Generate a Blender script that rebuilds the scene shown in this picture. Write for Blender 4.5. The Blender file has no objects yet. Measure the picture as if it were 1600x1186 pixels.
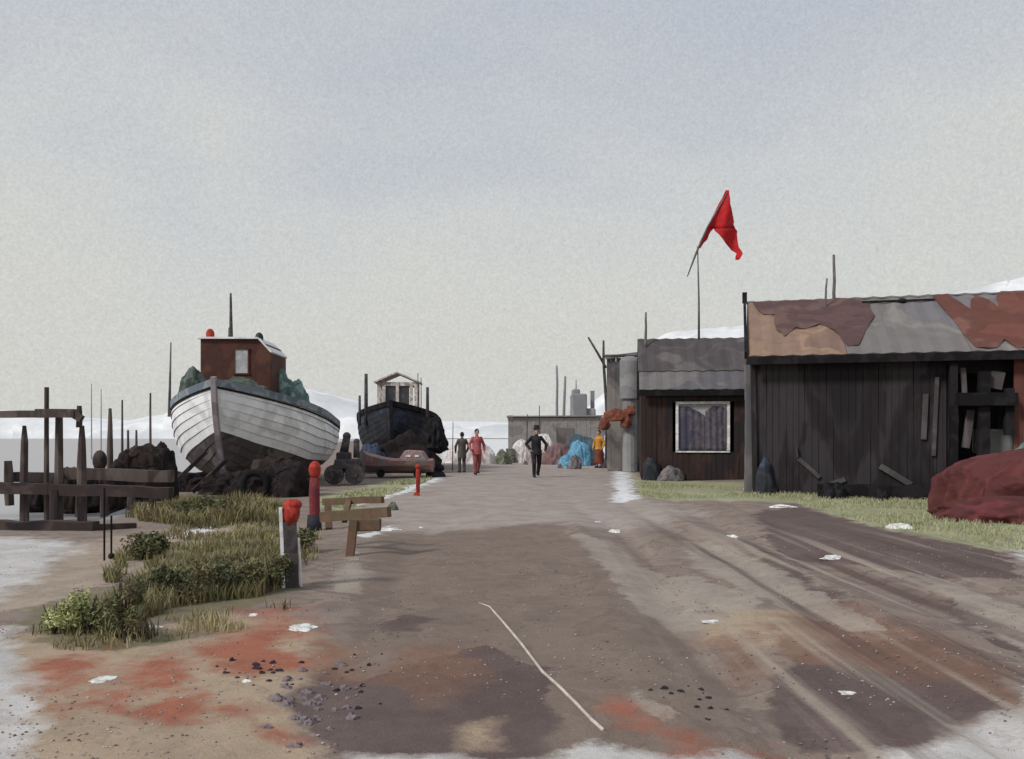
import bpy, bmesh, math, random
import numpy as np
from mathutils import Vector, Matrix, noise as mn
random.seed(7)
S = bpy.context.scene
COL = S.collection
F = 1333.33; EYE = 1.5; HZ = 680.0
R = math.radians

# ------------------------------------------------------------------ places
def U(px, py, d): return Vector(((px-800)/F*d, d, EYE+(HZ-py)/F*d))
def G(px, py, z=0.0):
    d = (EYE-z)*F/(py-HZ); return Vector(((px-800)/F*d, d, z))
def D(py): return EYE*F/(py-HZ)

# ------------------------------------------------------------------ materials
def lin(c):
    c /= 255.0
    return c/12.92 if c <= .04045 else ((c+.055)/1.055)**2.4
EXPK = 0.86; SAT = .86
def C(r, g, b, k=None):
    k = k or EXPK
    m_ = r*.3+g*.59+b*.11; q = SAT
    return tuple(min(.86, lin(m_+(v-m_)*q)/k) for v in (r, g, b)) + (1,)
class NT:
    def __init__(s, name):
        s.m = bpy.data.materials.new(name); s.m.use_nodes = True
        s.t = s.m.node_tree; s.t.nodes.clear()
        s.out = s.n('ShaderNodeOutputMaterial'); s.b = s.n('ShaderNodeBsdfPrincipled')
        s.l(s.b.outputs[0], s.out.inputs[0])
    def n(s, k, **kw):
        x = s.t.nodes.new(k)
        for a, v in kw.items(): setattr(x, a, v)
        return x
    def l(s, a, b): s.t.links.new(a, b)
    def math(s, op, a, b=None, c=None, clamp=False):
        x = s.n('ShaderNodeMath', operation=op, use_clamp=clamp)
        for i, v in enumerate((a, b, c)):
            if v is None: continue
            if isinstance(v, (int, float)): x.inputs[i].default_value = v
            else: s.l(v, x.inputs[i])
        return x.outputs[0]
    def noise(s, vec, scale, detail=3, rough=.55, dist=0):
        x = s.n('ShaderNodeTexNoise'); s.l(vec, x.inputs['Vector'])
        x.inputs['Scale'].default_value = scale; x.inputs['Detail'].default_value = detail
        x.inputs['Roughness'].default_value = rough; x.inputs['Distortion'].default_value = dist
        return x.outputs[0]
    def mix(s, f, a, b, mode='MIX'):
        x = s.n('ShaderNodeMix', data_type='RGBA', blend_type=mode)
        for i, v in ((0, f), (6, a), (7, b)):
            if isinstance(v, (int, float)): x.inputs[i].default_value = v
            elif isinstance(v, tuple): x.inputs[i].default_value = v
            else: s.l(v, x.inputs[i])
        return x.outputs[2]
    def ramp(s, f, stops, interp='LINEAR'):
        x = s.n('ShaderNodeValToRGB'); s.l(f, x.inputs[0]); e = x.color_ramp.elements
        x.color_ramp.interpolation = interp
        while len(e) > 1: e.remove(e[-1])
        e[0].position = stops[0][0]; e[0].color = stops[0][1]
        for p, c in stops[1:]:
            q = e.new(p); q.color = c
        return x.outputs[0]
def dk(c, f): return (c[0]*f, c[1]*f, c[2]*f, 1)
_seed = [0]
def wash(name, cols, scale=1.6, rough=.85, stretch=(1, 1, 1), edge=.72, grain=.22, gscale=45, bump=.25, bdist=.01, spec=.2, metal=0, crisp=.035):
    """weathered, blotchy paint or timber: patches of the given colours with darker rims, fine grain"""
    t = NT(name); _seed[0] += 7.3
    co = t.n('ShaderNodeTexCoord'); mp = t.n('ShaderNodeMapping')
    t.l(co.outputs['Object'], mp.inputs[0]); mp.inputs['Location'].default_value = (_seed[0], _seed[0]*.7, -_seed[0]*.3)
    mp.inputs['Scale'].default_value = stretch
    v = mp.outputs[0]
    a = t.noise(v, scale, 4, .5, .25)
    n = len(cols); stops = []
    lo, hi = .36, .64
    if n == 1: stops = [(0, cols[0]), (1, dk(cols[0], .85))]
    for i, c in enumerate(cols if n > 1 else []):
        p0 = lo+(hi-lo)*(i/n); p1 = lo+(hi-lo)*((i+1)/n)
        sf = .3*(hi-lo)/n if i % 2 else crisp
        if i == 0: stops.append((0, c)); stops.append((p1-.3*(hi-lo)/n, c))
        elif i == n-1: stops.append((p0+sf, c)); stops.append((1, c))
        else: stops.append((p0+crisp, c)); stops.append((p1-.3*(hi-lo)/n, c))
        if i < n-1: stops.append((p1, dk(tuple((x+y)/2 for x, y in zip(c, cols[i+1])), edge+(1-edge)*.45)))
    col = t.ramp(a, stops)
    fn = t.noise(v, gscale, 4, .7)
    mid = t.noise(v, scale*5, 4, .6)
    g1 = t.math('MULTIPLY_ADD', fn, grain*2, 1-grain)
    g2 = t.math('MULTIPLY_ADD', mid, .5, .75)
    g = t.math('MULTIPLY', g1, g2)
    vv = t.n('ShaderNodeCombineColor')
    for i in range(3): t.l(g, vv.inputs[i])
    col = t.mix(1.0, col, vv.outputs[0], 'MULTIPLY')
    t.l(col, t.b.inputs['Base Color'])
    t.b.inputs['Roughness'].default_value = rough
    t.b.inputs['Specular IOR Level'].default_value = spec
    t.b.inputs['Metallic'].default_value = metal
    if bump:
        bp = t.n('ShaderNodeBump'); bp.inputs['Strength'].default_value = bump; bp.inputs['Distance'].default_value = bdist
        t.l(t.math('ADD', fn, mid), bp.inputs['Height']); t.l(bp.outputs[0], t.b.inputs['Normal'])
    return t.m

M = {}
M['tar'] = wash('tarred_boards', [C(38,34,37), C(47,43,46), C(41,36,39), C(56,52,55)], .55, .9, (1.6,1.6,.45))
M['slat'] = wash('grey_slat', [C(84,80,82), C(72,68,70)], 1.5)
M['black'] = wash('black_tar', [C(22,20,22), C(34,32,36)], 2.5, .85)
M['brown_wall'] = wash('brown_boards', [C(54,42,41), C(64,48,45), C(46,40,43)], .8, .9, (1.5,1.5,.5))
M['roof_grey'] = wash('grey_roof', [C(76,70,71), C(86,80,80), C(78,72,73), C(98,92,91)], .4, .85)
M['roof_light'] = wash('light_grey_sheet', [C(92,89,94), C(108,104,104)], .6, .8)
M['roof_zinc'] = wash('zinc_roof', [C(112,107,105), C(124,119,116), C(110,106,110)], .4, .7)
M['roof_tan'] = wash('tan_rusted_roof', [C(136,110,94), C(144,116,96), C(124,98,87)], .6, .8)
M['roof_maroon'] = wash('maroon_rust', [C(94,70,68), C(88,65,65), C(104,79,74)], .7, .85)
M['roof_red'] = wash('red_rust_sheet', [C(112,66,56), C(102,60,52), C(118,78,68)], .6, .85)
M['timber'] = wash('jetty_timber', [C(88,76,72), C(72,62,60), C(98,86,80)], 1.2, .9, (2,2,.6))
M['timber_dark'] = wash('dark_timber', [C(58,48,48), C(74,62,58), C(46,40,44)], 1.2, .9)
M['olive_wood'] = wash('olive_timber', [C(106,86,68), C(98,84,64), C(110,82,66)], 1.5, .85)
M['white'] = wash('white_paint', [C(226,228,232,.92), C(232,234,237,.92), C(205,205,207,.92), C(234,236,238,.92)], .7, .55, grain=.07, edge=.93)
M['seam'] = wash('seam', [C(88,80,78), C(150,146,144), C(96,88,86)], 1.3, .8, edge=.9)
M['hull_low'] = wash('grey_bottom_paint', [C(76,70,69), C(90,84,82), C(66,61,61), C(104,99,97)], 1.0, .75)
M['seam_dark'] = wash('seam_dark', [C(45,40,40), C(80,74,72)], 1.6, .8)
M['stem'] = wash('stem_grey', [C(140,130,132), C(118,108,110)], 2, .8)
M['cabin'] = wash('brown_cabin_paint', [C(84,50,42), C(74,46,40), C(92,58,46)], 1.2, .75)
M['roofwhite'] = wash('white_roof_edge', [C(228,230,232), C(210,212,214)], 1.5, .7, grain=.06)
M['bluegrey'] = wash('blue_grey_gunwale', [C(112,122,134), C(130,136,142), C(92,104,116)], 1.6, .7)
M['blue'] = wash('blue_canvas', [C(84,116,138), C(96,134,158), C(70,92,108)], 2, .8)
M['teal'] = wash('teal_net', [C(98,124,118), C(80,106,102), C(118,142,134)], 2.5, .95, gscale=70, grain=.35)
M['teal_dark'] = wash('dark_green_net', [C(78,88,80), C(64,72,68), C(94,106,98)], 2.5, .95, gscale=70, grain=.35)
M['net'] = wash('dark_net', [C(30,26,28), C(48,38,38), C(38,34,38)], 2.2, .95, gscale=60, grain=.4, bump=.6, bdist=.03)
M['net_brown'] = wash('brown_net', [C(52,41,39), C(44,36,36), C(66,54,50)], 2.2, .95, gscale=60, grain=.4, bump=.6, bdist=.03)
M['navy'] = wash('navy_hull', [C(44,46,54), C(54,58,66), C(46,48,56), C(58,70,92)], .8, .7)
M['blackhull'] = wash('black_hull', [C(32,32,38), C(46,46,52)], 1.0, .7)
M['pinkwood'] = wash('faded_pink_paint', [C(140,120,118), C(152,126,123), C(146,98,94), C(122,110,110)], 1.8, .8)
M['pale'] = wash('pale_canvas', [C(196,184,182), C(214,208,206), C(182,174,174)], 1.2, .9)
M['palewood'] = wash('pale_wheelhouse', [C(176,164,160), C(206,200,194), C(150,134,130)], 3, .85)
M['glassdark'] = wash('dark_glass', [C(66,66,70), C(84,84,88)], 2, .3, grain=.08, bump=0)
M['glasslight'] = wash('dusty_glass', [C(158,158,162), C(172,172,175)], 3, .35, grain=.08, bump=0)
M['curtain'] = wash('mauve_curtain', [C(82,76,86), C(94,88,98), C(70,68,86)], 2.2, .9)
M['winframe'] = wash('chipped_white_frame', [C(226,226,228), C(198,196,198), C(232,232,233)], 3, .7, grain=.1)
M['red'] = wash('signal_red', [C(176,52,42), C(150,46,40), C(184,60,48)], 9, .85, grain=.2)
M['flag'] = wash('red_flag_cloth', [C(196,28,34), C(178,30,34), C(200,36,38)], 2.2, .85, grain=.08, edge=.85)
M['darkred'] = wash('faded_red_post', [C(136,48,52), C(108,46,54), C(120,52,50)], 4, .8)
M['redtarp'] = wash('red_tarpaulin', [C(92,46,45), C(100,50,47), C(84,42,43), C(104,48,52)], .8, .8, grain=.12)
M['greenlamp'] = wash('dark_green_lamp', [C(44,62,58), C(34,52,50)], 5, .5)
M['steel'] = wash('grey_pole', [C(112,110,110), C(96,92,92)], 3, .7)
M['iron'] = wash('dark_iron', [C(66,62,64), C(82,76,76), C(56,52,56)], 3, .7)
M['rust'] = wash('orange_rust', [C(124,68,50), C(136,80,58), C(108,60,48)], 3, .9)
M['shed'] = wash('grey_far_shed', [C(126,124,121), C(132,126,123), C(114,112,111)], .6, .9)  # distance haze put into the colour: paled as a far shed looks
M['shed2'] = wash('grey_brown_shed', [C(128,122,118), C(112,106,104), C(84,82,88)], .5, .9)
M['tank'] = wash('grey_tank', [C(134,134,134), C(122,122,124)], .8, .7)
M['farboat'] = wash('far_grey_boat', [C(138,138,141), C(126,126,130)], .5, .8)  # far boat and masts: fading with distance is put into this paler grey
M['maroon'] = wash('maroon_tarp', [C(112,86,90), C(124,94,96)], 1.5, .9)
M['bluetent'] = wash('blue_tarp', [C(92,148,178), C(104,164,196), C(84,136,166)], 2, .8, grain=.1)
M['bluedark'] = wash('slate_blue_tarp', [C(74,96,106), C(64,84,96)], 2, .8)
M['crate'] = wash('grey_green_crate', [C(112,116,98), C(94,98,84)], 3, .9)
M['rock'] = wash('grey_rock', [C(108,102,106), C(92,86,90), C(122,116,118)], 4, .9)
M['pebble'] = wash('mauve_pebble', [C(104,92,100), C(88,76,84), C(120,108,112)], 8, .9)
M['darkpeb'] = wash('dark_pebble', [C(52,44,52), C(66,58,62)], 8, .9)
M['chalk'] = wash('chalk', [C(214,213,211), C(186,183,178), C(218,218,217)], 7, .9, grain=.12)
M['rope'] = wash('pale_rope', [C(192,180,168), C(178,166,156)], 6, .9, grain=.15)
M['skin'] = wash('skin', [C(176,134,114)], 6, .6, grain=.04)
M['cblack'] = wash('black_cloth', [C(34,32,36), C(46,44,48)], 4, .9)
M['cgrey'] = wash('olive_grey_cloth', [C(74,72,66), C(88,84,78)], 4, .9)
M['cred'] = wash('red_cloth', [C(160,76,78), C(172,90,90)], 4, .9)
M['cdred'] = wash('dull_red_cloth', [C(136,74,72), C(150,86,82)], 4, .9)
M['cocre'] = wash('ochre_cloth', [C(200,140,48), C(186,128,50)], 4, .9)
M['cbrown'] = wash('rust_brown_cloth', [C(124,62,44), C(110,56,44)], 4, .9)
M['hair'] = wash('dark_hair', [C(44,40,40)], 8, .8)
M['cliff'] = wash('chalk_cliff', [C(220,222,224,.95), C(228,229,231,.95), C(208,211,214,.95)], .02, .95, grain=.05, gscale=.3, edge=.97, bump=0)

# ------------------------------------------------------------------ mesh helpers
class MB:
    def __init__(s): s.v = []; s.f = []; s.mi = []; s.m = 0
    def quad(s, *idx): s.f.append(idx); s.mi.append(s.m)
    def add(s, vs, fs):
        o = len(s.v); s.v += [Vector(v) for v in vs]
        for f in fs: s.f.append(tuple(i+o for i in f)); s.mi.append(s.m)
    def box(s, c, size, rot=None, bev=.0):
        x, y, z = (k/2 for k in size); c = Vector(c)
        vs = [Vector((a*x, b*y, d*z)) for a in (-1,1) for b in (-1,1) for d in (-1,1)]
        if rot is not None: vs = [rot @ v for v in vs]
        s.add([v+c for v in vs], [(0,1,3,2),(4,6,7,5),(0,4,5,1),(2,3,7,6),(0,2,6,4),(1,5,7,3)])
    def bar(s, p, q, w, h=None, up=(0,0,1), wob=0):
        """squared timber from p to q, slightly uneven"""
        p, q = Vector(p), Vector(q); h = h or w; d = (q-p).normalized(); u = Vector(up)
        if abs(d.dot(u)) > .95: u = Vector((0,1,0))
        a = d.cross(u).normalized(); b = a.cross(d).normalized(); n = max(1, int((q-p).length/.3)) if wob else 1
        vs = []; fs = []
        for i in range(n+1):
            c = p.lerp(q, i/n) + (a*random.uniform(-wob, wob)+b*random.uniform(-wob, wob) if 0 < i < n else Vector())
            k = 1+random.uniform(-wob, wob)*2
            for e, g in ((-1,-1),(1,-1),(1,1),(-1,1)): vs.append(c+a*e*w/2*k+b*g*h/2*k)
        for i in range(n):
            for j in range(4): fs.append((i*4+j, i*4+(j+1)%4, i*4+4+(j+1)%4, i*4+4+j))
        fs += [(3,2,1,0), tuple(n*4+k for k in range(4))]
        s.add(vs, fs)
    def tube(s, pts, rs, seg=10, cap=True, wob=0):
        pts = [Vector(p) for p in pts]
        if not isinstance(rs, (list, tuple)): rs = [rs]*len(pts)
        vs = []; fs = []; n = len(pts); pa = None
        for i, p in enumerate(pts):
            d = (pts[min(i+1, n-1)]-pts[max(i-1, 0)]).normalized()
            if pa is None:
                u = Vector((0,0,1)) if abs(d.z) < .9 else Vector((1,0,0)); pa = d.cross(u).normalized()
            else: pa = (pa-d*pa.dot(d)).normalized()
            b = d.cross(pa)
            for k in range(seg):
                an = 2*math.pi*k/seg; r = rs[i]*(1+random.uniform(-wob, wob))
                vs.append(p+(pa*math.cos(an)+b*math.sin(an))*r)
        for i in range(n-1):
            for k in range(seg): fs.append((i*seg+k, i*seg+(k+1)%seg, (i+1)*seg+(k+1)%seg, (i+1)*seg+k))
        if cap: fs += [tuple(range(seg))[::-1], tuple((n-1)*seg+k for k in range(seg))]
        s.add(vs, fs)
    def ball(s, c, r, seg=12, sc=(1,1,1)):
        c = Vector(c); vs = []; fs = []; h = seg//2
        vs.append(c+Vector((0,0,r*sc[2])))
        for i in range(1, h):
            th = math.pi*i/h
            for k in range(seg):
                ph = 2*math.pi*k/seg
                vs.append(c+Vector((r*sc[0]*math.sin(th)*math.cos(ph), r*sc[1]*math.sin(th)*math.sin(ph), r*sc[2]*math.cos(th))))
        vs.append(c-Vector((0,0,r*sc[2])))
        for k in range(seg): fs.append((0, 1+k, 1+(k+1)%seg))
        for i in range(h-2):
            for k in range(seg): fs.append((1+i*seg+k, 1+(i+1)*seg+k, 1+(i+1)*seg+(k+1)%seg, 1+i*seg+(k+1)%seg))
        e = len(vs)-1; o = 1+(h-2)*seg
        for k in range(seg): fs.append((e, o+(k+1)%seg, o+k))
        s.add(vs, fs)
    def capsule(s, p, q, r1, r2, seg=12):
        p, q = Vector(p), Vector(q); d = (q-p)
        if d.length < 1e-6: s.ball(p, r1, seg); return
        s.tube([p, q], [r1, r2], seg); s.ball(p, r1, seg); s.ball(q, r2, seg)
    def heap(s, c, size, seed=0, n=4, amp=.25, fr=1.6, fine=.05, sharp=1.0, fold=0, strands=0):
        """mound with its base on the ground: noise-displaced dome, real volume"""
        bm = bmesh.new(); bmesh.ops.create_icosphere(bm, subdivisions=n+1, radius=1)
        off = Vector((seed*3.1, seed*1.7, seed*.9)); o = len(s.v); c = Vector(c)
        for v in bm.verts:
            p = v.co.copy()
            k = 1+amp*mn.noise(p*fr+off)+amp*.6*mn.noise(p*fr*2.3+off)+fine*mn.noise(p*9+off)+fine*.6*mn.noise(p*21+off)
            if fold:
                an = math.atan2(p.y, p.x)
                f1 = 1-abs(mn.noise(Vector((math.cos(an)*3.2, math.sin(an)*3.2, p.z*1.3))*1.5+off))*2.6
                f2 = 1-abs(mn.noise(Vector((math.cos(an)*7, math.sin(an)*7, p.z*2.4))*1.2-off))*2.4
                k += fold*(f1*.7+f2*.4)*(1-.6*max(0, p.z)**2)
            z = p.z*k
            if z < 0: z *= .25
            s.v.append(c+Vector((p.x*k*size[0]/2, p.y*k*size[1]/2, (abs(z)**sharp*(1 if z > 0 else -1))*size[2])))
        for f in bm.faces: s.f.append(tuple(v.index+o for v in f.verts)); s.mi.append(s.m)
        bm.free()
        if strands:                                  # loose rope ends looped over the netting
            surf = s.v[o:]; top = [v for v in surf if v.z > c.z+.02]; rn = random.Random(seed*7+3)
            for _ in range(strands):
                a_ = rn.choice(top); b_ = rn.choice(top); pts_ = []
                for i in range(9):
                    q_ = a_.lerp(b_, i/8); d_ = min(top, key=lambda v: (v.x-q_.x)**2+(v.y-q_.y)**2*.6+(v.z-q_.z)**2)
                    pts_.append(d_+Vector((0, -.012, .012)))
                pts_ = [p_ for i, p_ in enumerate(pts_) if i == 0 or (p_-pts_[i-1]).length > .02]
                if len(pts_) > 2: s.tube(pts_, .014, 5)
    def build(s, name, mats, parent=None, smooth=False, loc=None):
        me = bpy.data.meshes.new(name)
        l = Vector(loc) if loc is not None else Vector()
        me.from_pydata([tuple(v-l) for v in s.v], [], s.f)
        if not isinstance(mats, (list, tuple)): mats = [mats]
        for m in mats: me.materials.append(M[m] if isinstance(m, str) else m)
        if len(mats) > 1: me.polygons.foreach_set('material_index', s.mi)
        if smooth: me.polygons.foreach_set('use_smooth', [True]*len(me.polygons))
        bm = bmesh.new(); bm.from_mesh(me); bmesh.ops.recalc_face_normals(bm, faces=bm.faces); bm.to_mesh(me); bm.free()
        o = bpy.data.objects.new(name, me); COL.objects.link(o); o.location = l
        if parent: o.parent = parent
        return o
def bevel(o, w=.01, seg=2):
    b = o.modifiers.new('bevel', 'BEVEL'); b.width = w; b.segments = seg; b.limit_method = 'ANGLE'; return o
def tag(o, label=None, cat=None, group=None, kind=None):
    if label: o['label'] = label
    if cat: o['category'] = cat
    if group: o['group'] = group
    if kind: o['kind'] = kind
    return o
def thing(name, loc, label, cat, rz=0, group=None):
    o = bpy.data.objects.new(name, None); COL.objects.link(o); o.location = loc; o.rotation_euler.z = rz
    o.empty_display_size = .2
    return tag(o, label, cat, group)
def heap_thing(name, px, py, d, w, h, dep, mat, label, cat, seed=1, z=None, group=None, **kw):
    """w,h in metres; sits on the ground (or z) under pixel column px"""
    b = U(px, py, d); b.z = 0 if z is None else z
    if name == 'tarpaulin': kw.setdefault('fold', .16); kw.setdefault('fine', .015)
    if name == 'net_heap': kw.setdefault('strands', 10 if d < 24 else 5)
    kw.setdefault('n', 4)
    m = MB(); m.heap(b, (w, dep, h), seed, **kw)
    return tag(m.build(name, mat, smooth=True, loc=b), label, cat, group)
def pole(name, px, ytop, d, r, label, cat, z0=0., mat='steel', lean=0, group=None, ybot=None):
    t = U(px, ytop, d); bt = Vector((t.x-lean, d, z0))
    if ybot: bt.z = U(px, ybot, d).z
    m = MB(); n = 5
    m.tube([bt.lerp(t, i/n)+Vector((random.uniform(-.3,.3)*r, 0, 0)) for i in range(n+1)], [r*(1.1-.4*i/n) for i in range(n+1)], 8)
    return tag(m.build(name, mat, smooth=True, loc=bt), label, cat, group)

# ------------------------------------------------------------------ world, sun, camera
w = bpy.data.worlds.new('World'); S.world = w; w.use_nodes = True; nt = w.node_tree; nt.nodes.clear()
def wn(k, **kw):
    x = nt.nodes.new(k)
    for a, v in kw.items(): setattr(x, a, v)
    return x
SUN_EL, SUN_AZ = R(38), R(-128)      # azimuth clockwise from +Y: behind the viewer's left shoulder
sky = wn('ShaderNodeTexSky', sky_type='NISHITA', sun_disc=False, sun_elevation=SUN_EL, sun_rotation=SUN_AZ)
sky.dust_density = 4; sky.air_density = 1.2
tc = wn('ShaderNodeTexCoord'); sx = wn('ShaderNodeSeparateXYZ'); nt.links.new(tc.outputs['Generated'], sx.inputs[0])
def wnoise(scale, det, stretch=(1,1,1), rough=.5):
    mp = wn('ShaderNodeMapping'); nt.links.new(tc.outputs['Generated'], mp.inputs[0]); mp.inputs['Scale'].default_value = stretch
    x = wn('ShaderNodeTexNoise'); nt.links.new(mp.outputs[0], x.inputs['Vector'])
    x.inputs['Scale'].default_value = scale; x.inputs['Detail'].default_value = det; x.inputs['Roughness'].default_value = rough
    return x.outputs[0]
def wm(op, a, b=None, c=None):
    x = wn('ShaderNodeMath', operation=op)
    for i, v in enumerate((a, b, c)):
        if v is None: continue
        if isinstance(v, (int, float)): x.inputs[i].default_value = v
        else: nt.links.new(v, x.inputs[i])
    return x.outputs[0]
big = wnoise(2.2, 4, (1,1,2.2)); mid = wnoise(9, 5, (1,1,1.6)); fine = wnoise(150, 3, rough=.75); fine2 = wnoise(320, 2, rough=.8)
h = wm('ADD', sx.outputs[2], wm('MULTIPLY_ADD', big, .5, -.25))
h = wm('ADD', h, wm('MULTIPLY_ADD', mid, .12, -.06))
rp = wn('ShaderNodeValToRGB'); nt.links.new(h, rp.inputs[0]); e = rp.color_ramp.elements
def sc(r, g, b): return (lin(r), lin(g), lin(b), 1)
e[0].position = 0; e[0].color = sc(203,203,199); e[1].position = 1; e[1].color = sc(178,184,194)
for p, c in ((.07, sc(203,203,198)), (.16, sc(203,204,200)), (.26, sc(199,201,201)), (.36, sc(190,194,199)), (.46, sc(182,188,197))):
    q = e.new(p); q.color = c
gr = wm('ADD', wm('MULTIPLY_ADD', fine, .16, -.08), wm('MULTIPLY_ADD', fine2, .40, -.20))
gr = wm('ADD', gr, 1.0)
gr = wm('MULTIPLY', gr, 10.75)     # cloud radiance, before the 0.1 background strength
cc = wn('ShaderNodeVectorMath', operation='SCALE'); nt.links.new(rp.outputs[0], cc.inputs[0]); nt.links.new(gr, cc.inputs['Scale'])
mx = wn('ShaderNodeMix', data_type='RGBA'); mx.inputs[0].default_value = .965
nt.links.new(sky.outputs[0], mx.inputs[6]); nt.links.new(cc.outputs[0], mx.inputs[7])
bg = wn('ShaderNodeBackground'); bg.inputs['Strength'].default_value = .1; nt.links.new(mx.outputs[2], bg.inputs[0])
wo = wn('ShaderNodeOutputWorld'); nt.links.new(bg.outputs[0], wo.inputs[0])

sl = bpy.data.lights.new('sun', 'SUN'); sl.energy = 2.1; sl.angle = R(10); sl.color = (1, .96, .9)
so = bpy.data.objects.new('sun', sl); COL.objects.link(so)
sd = Vector((math.sin(SUN_AZ)*math.cos(SUN_EL), math.cos(SUN_AZ)*math.cos(SUN_EL), math.sin(SUN_EL)))
so.rotation_euler = sd.to_track_quat('Z', 'Y').to_euler(); so.location = sd*60

cam = bpy.data.cameras.new('camera'); co_ = bpy.data.objects.new('camera', cam); COL.objects.link(co_)
co_.location = (0, 0, EYE); co_.rotation_euler = (R(90), 0, 0); cam.sensor_width = 36; cam.lens = 36*F/1600
cam.shift_y = (HZ-593)/1600; cam.clip_end = 5000; S.camera = co_
S.view_settings.view_transform = 'Standard'; S.view_settings.look = 'None'; S.view_settings.exposure = 0; S.view_settings.gamma = 1

# ------------------------------------------------------------------ ground
def axis(segs):
    out = [segs[0][0]]
    for a, b, st in segs:
        n = max(1, int(round((b-a)/st)))
        out += [a+(b-a)*(i+1)/n for i in range(n)]
    return np.array(out)
xs = axis([(-3000,-300,300),(-300,-60,30),(-60,-20,2),(-20,-9,.25),(-9,9,.07),(9,20,.25),(20,60,2),(60,300,30),(300,3000,300)])
ys = axis([(-300,-20,40),(-20,2.5,1.5),(2.5,9,.05),(9,20,.12),(20,50,.4),(50,120,2),(120,360,20),(360,3000,330)])
X, Y = np.meshgrid(xs, ys)
shore = [(-3000,11.6),(-40,11.8),(-12,12.0),(-9,12.7),(-7.6,13.6),(-7.1,15.5),(-8.0,18.5),(-9.8,23),(-11.5,29),(-13.5,40),(-20,80),(-40,200),(-60,360),(-60,2900),(-3000,2900)]
def sdist(poly):
    P = np.array(poly, float); inside = np.zeros(X.shape, bool); dm = np.full(X.shape, 1e9)
    n = len(P)
    for i in range(n):
        a, b = P[i], P[(i+1) % n]
        ex, ey = b-a; L2 = ex*ex+ey*ey+1e-12
        t = np.clip(((X-a[0])*ex+(Y-a[1])*ey)/L2, 0, 1)
        dm = np.minimum(dm, np.hypot(X-a[0]-t*ex, Y-a[1]-t*ey))
        c = ((a[1] > Y) != (b[1] > Y)) & (X < (b[0]-a[0])*(Y-a[1])/(b[1]-a[1]+1e-12)+a[0])
        inside ^= c
    return np.where(inside, dm, -dm)
def gp(pts): return [tuple(G(*p)[:2]) for p in pts]
def field(polys, k=.045):
    out = np.full(X.shape, -1.0)
    sc_ = k*np.clip(Y, 3, 60)
    for p in polys: out = np.maximum(out, np.clip(sdist(gp(p))/sc_, -1, 1))
    return out*.5+.5
sea_sd = sdist(shore)
Z = np.zeros(X.shape)
rng = np.random.RandomState(3)
for k in range(26):
    a = rng.rand()*6.28; f = .5*1.25**(k % 13); ph = rng.rand()*6.28
    Z += .018/f**.8*np.sin(f*(X*math.cos(a)+Y*math.sin(a)*.7)+ph)*np.clip((60-np.abs(Y))/40, 0, 1)*.35
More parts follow.
